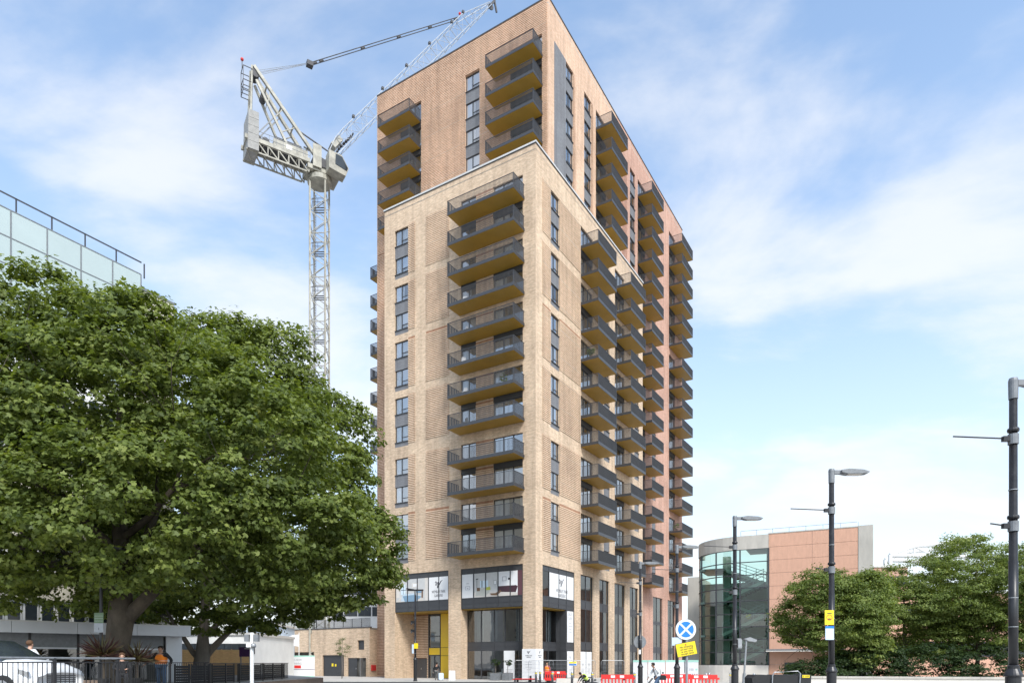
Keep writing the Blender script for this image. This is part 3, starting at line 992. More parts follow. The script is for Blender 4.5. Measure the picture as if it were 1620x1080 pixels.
# right bay: leaflet sheet and the living room print
s3 = sheet('L', -8.86, -7.48, z0, z1)
text('lettering', 'LIVING', 0.13, 'greyink', s3, (-8.15, y - 0.006, 9.9))
shapes(s3, [(rect(-8.45, -7.85, 9.25, 9.62), 'greyink'), (rect(-8.40, -7.90, 9.29, 9.58), 'white'), (rect(-8.25, -8.05, 9.36, 9.44), 'greyink')], y)
s4 = sheet('L', -7.32, -1.56, z0, z1, 'white')
shapes(s4, [(rect(-7.32, -4.4, z0, z1), 'pr_wallgrey'), (rect(-4.4, -2.1, 9.4, z1), 'white'), (rect(-2.1, -1.56, z0, z1), 'pr_plumlit'), ([(-4.4, 9.42), (-2.3, 9.42), (-2.1, 9.3), (-2.3, 8.72), (-4.4, 8.86)], 'pr_plum'),
            ([(-7.32, z0), (-2.1, z0), (-2.1, 8.68), (-4.4, 8.86), (-7.32, 8.95)], 'pr_floor'), (rect(-6.6, -5.6, 9.4, 10.1), 'pr_day'), (rect(-6.4, -6.3, 9.4, 10.1), 'frame'), (rect(-5.95, -5.86, 9.4, 10.1), 'frame'),
            ([(-7.2, 8.6), (-6.0, 8.5), (-5.4, 8.9), (-5.6, 9.3), (-6.9, 9.3)], 'pr_sofa'), ([(-5.9, 9.1), (-5.3, 9.1), (-5.35, 9.45), (-5.8, 9.4)], 'pr_lime'), (rect(-7.0, -6.6, 9.05, 9.4), 'pr_brown'),
            ([(-5.2, 8.55), (-4.5, 8.5), (-4.0, 8.9), (-4.1, 9.05), (-4.7, 8.75), (-5.4, 8.75)], 'pr_brown'), (rect(-4.9, -4.6, 9.6, 10.05), 'frame'), (rect(-4.87, -4.63, 9.63, 10.02), 'white'),
            (rect(-3.9, -3.4, 9.9, 10.35), 'greyink'), (rect(-3.84, -3.46, 9.95, 10.3), 'white'), (rect(-3.2, -2.9, 10.0, 10.2), 'frame'), (rect(-7.0, -6.95, 9.4, 10.3), 'frame'), (rect(-7.1, -6.8, 10.25, 10.35), 'frame')], y)
for s_ in (s1, s4):
    p = MB()
    for x in (xL1[:2] if s_ is s1 else xL2[1:]):
        p.box(x - 0.05, x + 0.05, 0.05, 0.088, 8.38, 10.9, 'frame')
    p.build('mullion', s_)
s5 = sheet('R', 2.98, 8.4, z0, z1)
wlogo(s5, None, 5.6, 10.05, 1.0, y - 0.004)
text('lettering', 'WEMBLEY PARK', 0.50, 'ink', s5, (5.7, y - 0.006, 9.15), xs=0.75)
text('lettering', 'GARDENS', 0.50, 'ink', s5, (5.7, y - 0.006, 8.68), xs=0.75)
p = MB()
for x in xR1[1:]:
    p.box(x - 0.04, x + 0.04, 0.05, 0.088, 8.38, 10.9, 'frame')
p.build('mullion', s5)
s6 = sheet('R', 6.85, 8.3, 3.9, 7.2, y_=0.06)
text('lettering', 'SALES', 0.42, 'greyink', s6, (7.57, 0.056, 6.85), xs=0.9)
text('lettering', 'SUITE', 0.42, 'greyink', s6, (7.57, 0.056, 6.4), xs=0.9)
for i, s_ in enumerate(('OPEN DAILY', '1, 2 AND 3 BEDROOM', 'APARTMENTS', 'AVAILABLE NOW')):
    text('lettering', s_, 0.13, 'greyink', s6, (7.57, 0.056, 5.9 - 0.3 * i), xs=0.8)
for a0, a1, fc, yy in ((6.85, 8.3, 'R', 0.06), (10.15, 11.6, 'R', 0.15), (11.75, 13.15, 'R', 0.15), (-4.4, -3.1, 'L', 1.17)):
    s7 = sheet(fc, a0, a1, 0.15, 2.95, y_=yy)
    wlogo(s7, None, (a0 + a1) / 2, 2.3 if fc == 'R' and a0 < 8 else 1.5, 0.45, yy - 0.004, 'greyink')
    for i in range(5):
        p = MB(); p.box((a0 + a1) / 2 - 0.4, (a0 + a1) / 2 + 0.4 - 0.1 * (i % 3), yy - 0.004, yy - 0.001, 1.0 - 0.14 * i, 1.04 - 0.14 * i, 'greyink'); p.build('print_line', s7)
# white boards wrapped round the corner pier
mb = MB()
mb.box(-1.50, 0.05, -0.06, -0.002, 0.02, 3.08, 'white'); mb.box(0.002, 0.06, -0.002, 1.40, 0.02, 3.08, 'white')
wrap = mb.build('pier_board', tower)
wlogo(wrap, None, -0.75, 2.75, 0.36, -0.066)
text('lettering', 'WEMBLEY PARK', 0.15, 'ink', wrap, (-0.75, -0.066, 2.42), xs=0.72)
text('lettering', 'GARDENS', 0.15, 'ink', wrap, (-0.75, -0.066, 2.26), xs=0.72)
for i, s_ in enumerate(('STUDIO, 1, 2 AND 3', 'BEDROOM HOMES', 'MARKETING SUITE', 'NOW OPEN')):
    text('lettering', s_, 0.11, 'greyink', wrap, (-0.75, -0.066, 1.8 - 0.25 * i), xs=0.8)
lg = wlogo(wrap, None, 0.7, 2.75, 0.34, -0.066); lg.rotation_euler = (0, 0, Q)
text('lettering', 'WEMBLEY PARK', 0.15, 'ink', wrap, (0.066, 0.7, 2.42), rz=Q, xs=0.7)
text('lettering', 'GARDENS', 0.15, 'ink', wrap, (0.066, 0.7, 2.26), rz=Q, xs=0.7)

# ------------------------------------------------------------------ podium block left of the tower
tx, ty = 26.13, 4.65
podium = thing('podium_building', 'low buff brick podium block with roller door joined to the left of the tower', 'building', (CX, CY, 0), -TH)
def pod(name, mb, parent=None):
    return mb.build(name, parent or podium)
PX0, PX1, PZ = -46.9, -26.14, 6.05
def podx(px, d=ty):
    k = (px - 810) / F_PX
    P = Vector((CX, CY, 0)) + d * V_
    return -(k * P.y - P.x) / (U_.x - k * U_.y)
def podz(px, py, d=ty):
    t_ = -podx(px, d)
    return zat(py, (CY + d * V_.y + t_ * U_.y))
x_g0, x_g1, z_g = podx(411), podx(497), podz(450, 1031)
x_r0, x_r1, z_r = podx(510), podx(544), podz(527, 1035.5)
x_d0, x_d1, z_d = podx(550), podx(579), podz(565, 1040)
x_w0, x_w1, z_w0, z_w1 = podx(565.5), podx(576), podz(570, 1027), podz(570, 1012)
mb = MB()
holes = [(x_g0, x_g1, 0.0, z_g, 3.0), (x_r0, x_r1, 0.0, z_r, 0.3), (x_d0, x_d1, 0.0, z_d, 0.25), (x_w0, x_w1, z_w0, z_w1, 0.3)]
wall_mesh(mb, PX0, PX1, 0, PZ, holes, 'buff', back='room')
link('wall', mb.mesh('podium_wall'), podium, (0, ty, 0))
mb = MB()
mb.poly([(PX1, ty, 0), (PX1, 9, 0), (PX1, 9, PZ), (PX1, ty, PZ)], 'buff')
pod('wall', mb); mb = MB()
mb.poly([(PX0, ty, 0), (PX0, 24, 0), (PX0, 24, PZ), (PX0, ty, PZ)], 'buff')
pod('wall', mb)
mb = MB(); mb.box(PX0, PX1, ty + 0.1, 24, PZ - 0.25, PZ - 0.02, 'concrete'); proof = pod('roof', mb)
mb = MB(); mb.box(PX0 - 0.06, PX1 + 0.05, ty - 0.06, ty + 0.35, PZ, PZ + 0.14, 'darkcoping'); pod('coping', mb, proof)
mb = MB()
for x in np.arange(PX0 + 0.1, PX1, 0.12):
    mb.box(x - 0.009, x + 0.009, ty + 0.1, ty + 0.14, PZ + 0.2, PZ + 1.15, 'frame', skip='tb')
for x in np.arange(PX0 + 0.1, PX1, 1.6):
    mb.box(x - 0.03, x + 0.03, ty + 0.09, ty + 0.15, PZ + 0.14, PZ + 1.2, 'frame')
mb.box(PX0, PX1, ty + 0.09, ty + 0.15, PZ + 1.16, PZ + 1.2, 'frame'); mb.box(PX0, PX1, ty + 0.09, ty + 0.15, PZ + 0.2, PZ + 0.24, 'frame')
pod('roof_railing', mb, proof)
mb = MB()
n = 22
for i in range(n):
    z0 = z_r * i / n
    mb.box(x_r0, x_r1, ty + 0.18 + (0.012 if i % 2 else 0), ty + 0.24, z0 + 0.004, z0 + z_r / n - 0.004, 'frame')
rd = pod('roller_door', mb)
for dx, c, r_ in ((-0.25, 'signyellow', 0.16), (0.3, 'signyellow', 0.13)):
    mb = MB(); xx = (x_r0 + x_r1) / 2 + dx; mb.box(xx - r_, xx + r_, ty + 0.165, ty + 0.17, 1.25, 1.25 + 2.4 * r_, c); pod('warning_label', mb, rd)
mid = (x_d0 + x_d1) / 2
mb = MB(); mb.box(x_d0 + 0.05, mid - 0.02, ty + 0.08, ty + 0.13, 0.02, z_d - 0.03, 'frame'); mb.box(mid - 0.2, mid - 0.14, ty + 0.04, ty + 0.08, 0.9, 1.1, 'steel'); pod('door_leaf', mb)
mb = MB()
ax = Matrix.Rotation(R(-62), 3, 'Z')
mb.obox((x_d1 - 0.28, ty - 0.46, z_d / 2), ax, (x_d1 - mid) / 2 - 0.1, 0.03, z_d / 2 - 0.03, 'lampgrey'); pod('door_leaf', mb)
mb = MB(); mb.box(x_w0, x_w1, ty + 0.2, ty + 0.25, z_w0, z_w1, 'frame'); pod('louvre_window', mb)
mb = MB(); mb.box(PX1, PX1 + 0.18, ty + 0.25, ty + 0.95, 0.75, 1.45, 'redbox'); pod('fire_inlet_box', mb)
# site hoarding across the garage mouth
hb = at(402, 81); he = at(497.5, 78.5)
hd = he - hb
hrz = math.atan2(hd.y, hd.x)
hoard = thing('site_hoarding', 'pale mint hoarding with high quality homes lettering below the brick podium', 'hoarding', hb, hrz)
HL, HZ = hd.length, 2.55
mb = MB(); mb.box(0, HL, 0, 0.08, 0.05, HZ, 'white'); mb.build('board', hoard)
for z0, z1, mt in ((HZ - 0.14, HZ + 0.01, 'mint'), (0.04, 0.2, 'mint'), (0.92, 0.97, 'purple')):
    mb = MB(); mb.box(-0.01, HL + 0.01, -0.012, -0.002, z0, z1, mt); mb.build('band', hoard)

wlogo(hoard, None, 1.4, 1.75, 0.9, -0.006)
text('lettering', 'HIGH QUALITY HOMES FROM', 0.36, 'greyink', hoard, (4.7, -0.006, 2.03), xs=0.78)
text('lettering', 'AN NHBC AWARD-WINNING', 0.36, 'greyink', hoard, (4.7, -0.006, 1.62), xs=0.78)
text('lettering', 'BUILDER', 0.34, 'greyink', hoard, (3.0, -0.006, 1.22), xs=0.78)
text('lettering', 'NHBC', 0.36, 'ink', hoard, (4.8, -0.006, 1.22), xs=0.85)
mb = MB(); mb.box(5.6, 6.5, -0.012, -0.004, 1.08, 1.42, 'redpl'); mb.build('red_mark', hoard)

# ------------------------------------------------------------------ luffing tower crane
CR = Vector((-25.5, 90, 0))
crz = math.atan2(0.53, 0.845)
crane = thing('tower_crane', 'cream luffing tower crane with lattice mast rising behind the plane trees', 'crane', CR, crz)
MZ, HW = 64.9, 1.0
mrot = Matrix.Rotation(R(-32), 3, 'Z')
def mp_(x, y, z):
    v = mrot @ Vector((x, y, 0))
    return (v.x, v.y, z)
mb = MB()
for sx in (-1, 1):
    for sy in (-1, 1):
        mb.bar(mp_(sx * HW, sy * HW, 0), mp_(sx * HW, sy * HW, MZ), 0.2, 'crane')
mast = mb.build('mast', crane)
SEC = 5.8
nsec = int(MZ / SEC) + 1
sec = MB()
z0 = 0.0
for side in range(4):
    a = Matrix.Rotation(side * Q, 3, 'Z')
    def q(x, z):
        v = mrot @ (a @ Vector((x, -HW, 0)))
        return (v.x, v.y, z)
    nb = 4
    for i in range(nb):
        za, zb = SEC * i / nb, SEC * (i + 1) / nb
        pq = ((-HW, za), (HW, zb)) if i % 2 == 0 else ((HW, za), (-HW, zb))
        sec.bar(q(*pq[0]), q(*pq[1]), 0.075, 'crane')
    sec.bar(q(-HW, 0), q(HW, 0), 0.09, 'crane')
for x in (-0.5, 0.0, 0.5):                     # rest platform and its guard
    v0, v1 = mp_(-0.8, x, SEC * 0.62), mp_(0.8, x, SEC * 0.62)
    sec.bar(v0, v1, 0.1, 'cranedark')
for z in (0.55, 1.05):
    sec.bar(mp_(-0.75, -0.8, SEC * 0.62 + z), mp_(0.75, -0.8, SEC * 0.62 + z), 0.05, 'cranedark')
for x in (-0.7, 0.0, 0.7):
    sec.bar(mp_(x, -0.8, SEC * 0.62), mp_(x, -0.8, SEC * 0.62 + 1.05), 0.05, 'cranedark')
for x in (-0.25, 0.25):                        # ladder
    sec.bar(mp_(-0.55, x, 0), mp_(-0.55, x, SEC), 0.05, 'lampgrey')
for i in range(16):
    sec.bar(mp_(-0.55, -0.25, 0.2 + SEC * i / 16.5), mp_(-0.55, 0.25, 0.2 + SEC * i / 16.5), 0.035, 'lampgrey')
secm = sec.mesh('mast_section')
for i in range(nsec):
    if (i + 1) * SEC < MZ + 1:
        link('mast_section', secm, mast, (0, 0, i * SEC))
mb = MB()                                       # slewing ring and turntable
mb.lathe([(1.25, MZ - 0.1), (1.55, MZ + 0.1), (1.55, MZ + 0.7), (1.2, MZ + 0.9)], 'crane', 20)
mb.box(-1.9, 2.3, -1.35, 1.35, MZ + 0.9, MZ + 1.5, 'crane')
mb.box(-1.2, 1.7, -1.5, 1.5, MZ + 1.5, MZ + 2.6, 'cranedark')
mb.box(-1.3, -0.2, -1.6, -1.5, MZ + 1.2, MZ + 4.1, 'crane')
mb.build('slewing_platform', crane)
DZ = MZ + 1.9
mb = MB()                                       # counter jib
for sy in (-1.15, 1.15):
    mb.box(-9.6, -1.6, sy - 0.14, sy + 0.14, DZ - 0.25, DZ + 0.25, 'crane')
    mb.bar((-9.4, sy, DZ - 1.5), (-2.0, sy, DZ - 1.5), 0.16, 'crane')
    for i in range(6):
        xa, xb = -9.4 + 1.28 * i, -9.4 + 1.28 * (i + 1)
        mb.bar((xa, sy, DZ - 0.2), (xb, sy, DZ - 1.5), 0.12, 'crane')
        mb.bar((xb, sy, DZ - 1.5), (xb, sy, DZ - 0.2), 0.12, 'crane')
for i in range(8):
    x = -9.4 + 1.05 * i
    mb.bar((x, -1.15, DZ - 0.1), (x, 1.15, DZ - 0.1), 0.14, 'crane')
    mb.bar((x, -1.15, DZ - 1.5), (x + 1.1, 1.15, DZ - 1.5), 0.1, 'crane')
mb.box(-8.4, -1.8, -1.1, 1.1, DZ + 0.02, DZ + 0.1, 'cranedark')
cj = mb.build('counter_jib', crane)
mb = MB(); mb.box(-6.2, -1.9, -1.3, -1.18, DZ + 0.1, DZ + 1.0, 'crane'); mb.box(-5.9, -2.6, -0.9, 0.9, DZ + 0.1, DZ + 1.6, 'cranedark'); mb.box(-4.6, -3.9, -1.33, -1.3, DZ + 0.3, DZ + 0.8, 'white'); mb.build('winch_housing', crane)
for x in (-8.0, -7.0):
    mb = MB(); mb.tube([(x, -0.7, DZ + 0.65), (x, 0.7, DZ + 0.65)], 0.5, 'cranedark', 14); mb.build('winch_drum', crane)
mb = MB()                                       # guard rails of the deck
for sy in (-1.3, 1.3):
    for z in (0.55, 1.1):
        mb.bar((-8.4, sy, DZ + z), (-1.6, sy, DZ + z), 0.045, 'lampgrey')
    for i in range(9):
        mb.bar((-8.4 + 0.85 * i, sy, DZ + 0.2), (-8.4 + 0.85 * i, sy, DZ + 1.1), 0.045, 'lampgrey')
mb.build('guard_rail', crane)
for i in range(5):                              # ballast slabs hung from the rear
    mb = MB(); mb.box(-9.3 + 0.02 * i, -8.0, -1.5, 1.5, DZ - 1.5 + 0.96 * i, DZ - 0.58 + 0.96 * i, 'weight'); mb.build('ballast_block', crane)
AP = Vector((-8.4, 0, 76.4))
mb = MB()                                       # A-frame
for sy in (-1, 1):
    mb.bar((AP.x, sy * 0.55, AP.z), (-0.6, sy * 1.1, DZ + 0.6), 0.34, 'crane')
    mb.bar((AP.x - 0.2, sy * 0.5, AP.z), (-8.9, sy * 1.1, DZ + 0.2), 0.2, 'crane')
    mb.bar((AP.x + 0.3, sy * 0.5, AP.z - 1.6), (-4.1, sy * 1.1, DZ + 0.3), 0.26, 'crane')
    for f0 in (0.25, 0.45, 0.65):
        p = Vector((AP.x, sy * 0.55, AP.z)).lerp(Vector((-0.6, sy * 1.1, DZ + 0.6)), f0)
        q_ = Vector((AP.x + 0.3, sy * 0.5, AP.z - 1.6)).lerp(Vector((-4.1, sy * 1.1, DZ + 0.3)), f0 + 0.08)
        mb.bar(p, q_, 0.1, 'crane')
for f0 in (0.02, 0.2, 0.42, 0.62, 0.85):
    p = Vector((AP.x, -0.55, AP.z)).lerp(Vector((-0.6, -1.1, DZ + 0.6)), f0); mb.bar(p, (p.x, -p.y, p.z), 0.16, 'crane')
for sy in (-0.8, 0.8):
    mb.bar((-5.6, sy, DZ + 4.6), (-8.6, sy, DZ + 0.3), 0.12, 'lampgrey')
mb.build('a_frame', crane)
mb = MB()                                       # sheaves and service cage at the apex
for x in (-0.5, 0.0, 0.5):
    mb.tube([(AP.x + 0.2, x - 0.1, AP.z - 0.8), (AP.x + 0.2, x + 0.1, AP.z - 0.8)], 0.5, 'cranedark', 14)
mb.tube([(AP.x + 1.2, -0.5, AP.z - 3.2), (AP.x + 1.2, 0.5, AP.z - 3.2)], 0.4, 'cranedark', 12)
mb.build('apex_sheave', crane)
mb = MB()
for z in (-3.6, -3.0, -2.3, -0.6):
    for sy in (-0.7, 0.7):
        mb.bar((AP.x - 1.3, sy, AP.z + z), (AP.x - 0.2, sy, AP.z + z), 0.07, 'cranedark')
    mb.bar((AP.x - 1.3, -0.7, AP.z + z), (AP.x - 1.3, 0.7, AP.z + z), 0.07, 'cranedark')
for sy in (-0.7, 0.7):
    mb.bar((AP.x - 1.3, sy, AP.z - 3.6), (AP.x - 1.3, sy, AP.z - 0.6), 0.07, 'cranedark')
mb.bar((AP.x - 1.3, 0, AP.z - 0.6), (AP.x - 1.3, 0, AP.z + 0.5), 0.08, 'cranedark')
cage = mb.build('service_cage', crane)
mb = MB(); mb.ball((AP.x - 1.3, 0, AP.z + 0.6), 0.2, 'redbox'); mb.build('warning_lamp', cage)
PV = Vector((1.0, 0, MZ + 2.9))                 # jib
TIP = Vector((26.3, 0, 102.2))
jd = (TIP - PV).normalized()
jn = Vector((-jd.z, 0, jd.x))
JL = (TIP - PV).length
def jp(s_, y_, n_):
    k_ = 1.0
    if s_ < 4: k_ = 0.35 + 0.65 * s_ / 4
    if s_ > JL - 7: k_ = 0.25 + 0.75 * max(0, (JL - s_)) / 7
    return PV + jd * s_ + Vector((0, y_ * k_, 0)) + jn * (n_ * k_)
mb = MB()
NS = 24
ds = JL / NS
for i in range(NS):
    s0, s1 = i * ds, (i + 1) * ds
    for y_, n_ in ((-0.85, 0), (0.85, 0), (-0.85, 1.6), (0.85, 1.6)):
        mb.bar(jp(s0, y_, n_), jp(s1, y_, n_), 0.09, 'jibgrey')
    for y_ in (-0.85, 0.85):
        a, b = (0, 1.6) if i % 2 else (1.6, 0)
        mb.bar(jp(s0, y_, a), jp(s1, y_, b), 0.04, 'jibgrey')
        mb.bar(jp(s1, y_, 0), jp(s1, y_, 1.6), 0.04, 'jibgrey')
    for n_ in (0, 1.6):
        mb.bar(jp(s0, -0.85, n_), jp(s1, 0.85, n_), 0.035, 'jibgrey')
        mb.bar(jp(s1, -0.85, n_), jp(s1, 0.85, n_), 0.04, 'jibgrey')
jib = mb.build('jib', crane)
mb = MB()                                       # walkway under the jib and the luffing winch in its foot
for s_ in np.arange(1.5, 6.5, 0.55):
    mb.box(0, 0, 0, 0, 0, 0, 'cranedark') if False else mb.bar(jp(s_, -0.5, 0.5), jp(s_, 0.5, 0.5), 0.16, 'cranedark')
mb.build('jib_walkway', jib)
mb = MB(); c_ = jp(3.4, 0, 1.2); mb.obox(c_, Matrix.Rotation(-math.atan2(jd.z, jd.x), 3, 'Y'), 0.9, 0.7, 0.35, 'crane'); mb.build('jib_winch', jib)
mb = MB()
for s_ in (8, 15, 21, 27, 33, JL - 6.6):
    c_ = jp(s_, -0.85, 1.75); mb.obox(c_, Matrix.Identity(3), 0.16, 0.16, 0.16, 'cranedark')
mb.build('rope_guide', jib)
mb = MB()
mb.bar(jp(JL - 0.3, 0, 0.2), jp(JL + 1.3, 0, 0.5), 0.3, 'cranedark'); mb.tube([jp(JL - 0.2, -0.3, -0.4), jp(JL - 0.2, 0.3, -0.4)], 0.45, 'cranedark', 12)
mb.bar(jp(JL + 1.2, 0, 0.5), jp(JL + 1.2, 0, 0.5) + Vector((0.4, 0, -1.6)), 0.22, 'cranedark')
mb.build('jib_head', jib)
mb = MB(); c_ = jp(JL - 6.4, 0, 2.1); mb.ball(c_, 0.2, 'redbox'); mb.build('warning_lamp', jib)
mb = MB()                                       # pendant bars and luffing ropes
J0 = Vector((-1.3, 0, 80.3)); J1 = jp(JL - 7.2, 0, 1.7)
for sy in (-0.3, 0.3):
    mb.tube([J0 + Vector((0, sy, 0)), J1 + Vector((0, sy, 0))], 0.055, 'cranedark', 6)
for f0 in (0.02, 0.06, 0.32, 0.56, 0.78, 0.97):
    p = J0.lerp(J1, f0); mb.bar(p, J0.lerp(J1, f0 + 0.02), 0.26, 'cranedark')
mb.obox(J0, Matrix.Identity(3), 0.4, 0.35, 0.28, 'cranedark')
mb.build('pendant', crane)
mb = MB()
for sy in (-0.45, -0.15, 0.15, 0.45):
    mb.tube([AP + Vector((0.3, sy, -0.4)), J0 + Vector((-0.3, sy * 0.7, 0.1 if sy > 0 else -0.2))], 0.022, 'lampgrey', 5)
mb.build('luffing_rope', crane)
mb = MB()
for x0, z0, x1, z1 in ((-2.6, DZ + 4.4, 6.4, DZ + 2.6), (-2.0, DZ + 2.6, 4.4, DZ + 1.5)):
    mb.bar((x0, 0.3, z0), (x1 * 0.55, 0.3, z1), 0.13, 'cranedark')
mb.build('jib_stop', crane)
cab = MB()                                      # driver's cab hung on the near side of the turntable
cpt = [(0.4, 0.0), (2.6, -0.35), (3.0, 0.75), (2.1, 2.15), (0.4, 2.3)]
cab.prism([(x, MZ + 0.8 + z) for x, z in cpt], -2.9, -1.45, 'crane')
cabo = cab.build('cab', crane)
mb = MB(); mb.prism([(1.2, MZ + 1.5), (2.7, MZ + 1.15), (2.88, MZ + 1.55), (2.1, MZ + 2.75), (1.25, MZ + 2.85)], -2.94, -2.905, 'darkglass')
mb.poly([(2.63, -2.85, MZ + 0.55), (2.63, -1.5, MZ + 0.55), (3.03, -1.5, MZ + 1.55), (3.03, -2.85, MZ + 1.55)], 'darkglass')
mb.poly([(3.02, -2.85, MZ + 1.58), (3.02, -1.5, MZ + 1.58), (2.16, -1.5, MZ + 2.92), (2.16, -2.85, MZ + 2.92)], 'darkglass'); mb.build('windscreen', cabo)

# ------------------------------------------------------------------ trees
def leaf_template(kind):
    if kind == 'palmate':      # broad lobed leaf, folded a little along its rib
        pts = [(0, 0, 0), (-0.42, 0.12, 0.05), (-0.50, 0.52, 0.03), (-0.2, 0.48, 0.03), (0, 1.0, -0.06), (0.2, 0.48, 0.03), (0.50, 0.52, 0.03), (0.42, 0.12, 0.05)]
        tri = [(0, 3, 1), (1, 3, 2), (0, 5, 3), (3, 5, 4), (0, 7, 5), (5, 7, 6)]
    elif kind == 'blade':
        pts = [(-0.035, 0, 0), (0.035, 0, 0), (-0.045, 0.5, 0.02), (0.045, 0.5, 0.02), (0, 1.0, -0.12)]
        tri = [(0, 1, 3), (0, 3, 2), (2, 3, 4)]
    else:                      # pointed oval
        pts = [(0, 0, 0), (-0.27, 0.42, 0.06), (0.27, 0.42, 0.06), (0, 1.0, -0.08)]
        tri = [(0, 2, 1), (1, 2, 3)]
    return np.array(pts, dtype=np.float64), np.array(tri)
def leaf_mesh(name, pos, nrm, size, tint, mat, kind='palmate', twist=None):
    """one mesh of many leaves: pos, nrm (n,3), size, tint (n,)"""
    T, F = leaf_template(kind)
    n = len(pos)
    nrm = nrm / np.linalg.norm(nrm, axis=1)[:, None]
    ref = rng.normal(size=(n, 3)) if twist is None else twist
    yv = ref - (ref * nrm).sum(1)[:, None] * nrm
    yv /= np.linalg.norm(yv, axis=1)[:, None]
    xv = np.cross(yv, nrm)
    V = pos[:, None, :] + size[:, None, None] * (T[None, :, 0:1] * xv[:, None, :] + (T[None, :, 1:2] - 0.4) * yv[:, None, :] + T[None, :, 2:3] * nrm[:, None, :])
    K = len(T)
    V = V.reshape(-1, 3)
    Fi = (F[None] + (np.arange(n) * K)[:, None, None]).reshape(-1, 3)
    me = bpy.data.meshes.new(name)
    me.vertices.add(len(V)); me.vertices.foreach_set('co', V.ravel())
    me.loops.add(Fi.size); me.loops.foreach_set('vertex_index', Fi.ravel().astype(np.int32))
    me.polygons.add(len(Fi)); me.polygons.foreach_set('loop_start', np.arange(0, Fi.size, 3, dtype=np.int32))
    at_ = me.attributes.new('tint', 'FLOAT', 'POINT')
    at_.data.foreach_set('value', np.repeat(tint, K).astype(np.float32))
    me.materials.append(M[mat])
    me.update(calc_edges=True)
    return me
def crown_clumps(lobes, n, flat=0.6, shell=0.62):
    """points spread through the outer part of a union of lobes: (centre, radii)"""
    lobes = [(np.array(c, float), np.array(r, float)) for c, r in lobes]
    wts = np.array([r[0] * r[1] + r[0] * r[2] + r[1] * r[2] for c, r in lobes]); wts /= wts.sum()
    out, nr = [], []
    while len(out) < n:
        c, r = lobes[rng.choice(len(lobes), p=wts)]
        d = rng.normal(size=3); d /= np.linalg.norm(d)
        s_ = shell + (1 - shell) * rng.random() ** 0.6
        p = c + d * r * s_
        deep = any((((p - c2) / r2) ** 2).sum() < 0.36 for c2, r2 in lobes)
        if deep and rng.random() < 0.75:
            continue
        out.append(p); nr.append(d / r)
    return np.array(out), np.array(nr)
def foliage(clumps, dirs, per, rad, size, up=0.55, flat=0.55, dark_under=True):
    """leaves in rounded sprays about each clump"""
    n = len(clumps)
    idx = np.repeat(np.arange(n), per)
    m = len(idx)
    d = rng.normal(size=(m, 3)); d /= np.linalg.norm(d, axis=1)[:, None]
    low = d[:, 2] < -0.15
    d[low, 2] *= -0.6
    rr = rad * (0.65 + 0.7 * rng.random(n))
    s_ = rng.random(m) ** 0.5
    off = d * (rr[idx] * s_)[:, None]
    off[:, 2] *= flat
    pos = clumps[idx] + off
    dn = dirs / np.linalg.norm(dirs, axis=1)[:, None]
    nrm = d * 0.55 + np.array([0, 0, up]) + 0.35 * dn[idx] + rng.normal(size=(m, 3)) * 0.38
    sz = size * (0.7 + 0.6 * rng.random(m))
    ct = rng.normal(size=n) * 0.10
    tint = np.clip(0.42 + ct[idx] + rng.normal(size=m) * 0.17 + 0.12 * (s_ - 0.5), 0, 1)
    return pos, nrm, sz, tint
def grow(mb, p, d, r, L, depth, mat, tips, spread=0.6, seg=4, n=8, gravity=0.0):
    """tapering, wandering limb that forks"""
    pts, rad = [Vector(p)], [r]
    d = Vector(d).normalized()
    for i in range(seg):
        d = (d + Vector(rng.normal(size=3)) * 0.11 + Vector((0, 0, gravity))).normalized()
        pts.append(pts[-1] + d * (L / seg)); rad.append(r * (1 - 0.45 * (i + 1) / seg))
    mb.tube(pts, rad, mat, n)
    if depth == 0:
        tips.append((pts[-1], d)); return
    for k in range(3 if depth > 1 else 2):
        sp = Vector(rng.normal(size=3)); sp = (sp - sp.dot(d) * d).normalized()
        nd_ = (d + sp * spread * (0.6 + 0.7 * rng.random()) + Vector((0, 0, 0.06))).normalized()
        grow(mb, pts[-1 - (k % 2)], nd_, rad[-1] * (0.78 if k == 0 else 0.6), L * (0.72 + 0.2 * rng.random()), depth - 1, mat, tips, spread, seg, max(5, n - 2), gravity)
def tree(name, label, base, trunk, lobes, nclump, per, rad, size, leafm, barkm='bark', kind='palmate', group=None, limbs=(), flat=0.9, up=0.42, cat='tree', shell=0.62, boughs=0, brad=1.8):
    o = thing(name, label, cat, base, 0, group)
    mb = MB(); tips = []
    mb.tube(trunk[0], trunk[1], barkm, 14)
    for (p, d, r, L, dep) in limbs:
        grow(mb, p, d, r, L * 0.84, dep, barkm, tips)
    mb.build('trunk', o, smooth=True)
    cl, dr = crown_clumps(lobes, nclump, shell=shell)
    tips = [t_ for t_ in tips if any((((np.array(t_[0][:]) - np.array(c)) / np.array(r)) ** 2).sum() < 1.0 for c, r in lobes)]
    if tips:
        tp = np.array([t_[0][:] for t_ in tips]); td = np.array([t_[1][:] for t_ in tips])
        cl = np.vstack([cl, tp]); dr = np.vstack([dr, td])
    pos, nrm, sz, tint = foliage(cl, dr, per, rad, size, up, flat)
    link('crown', leaf_mesh('crown', pos, nrm, sz, tint, leafm, kind), o)
    return o
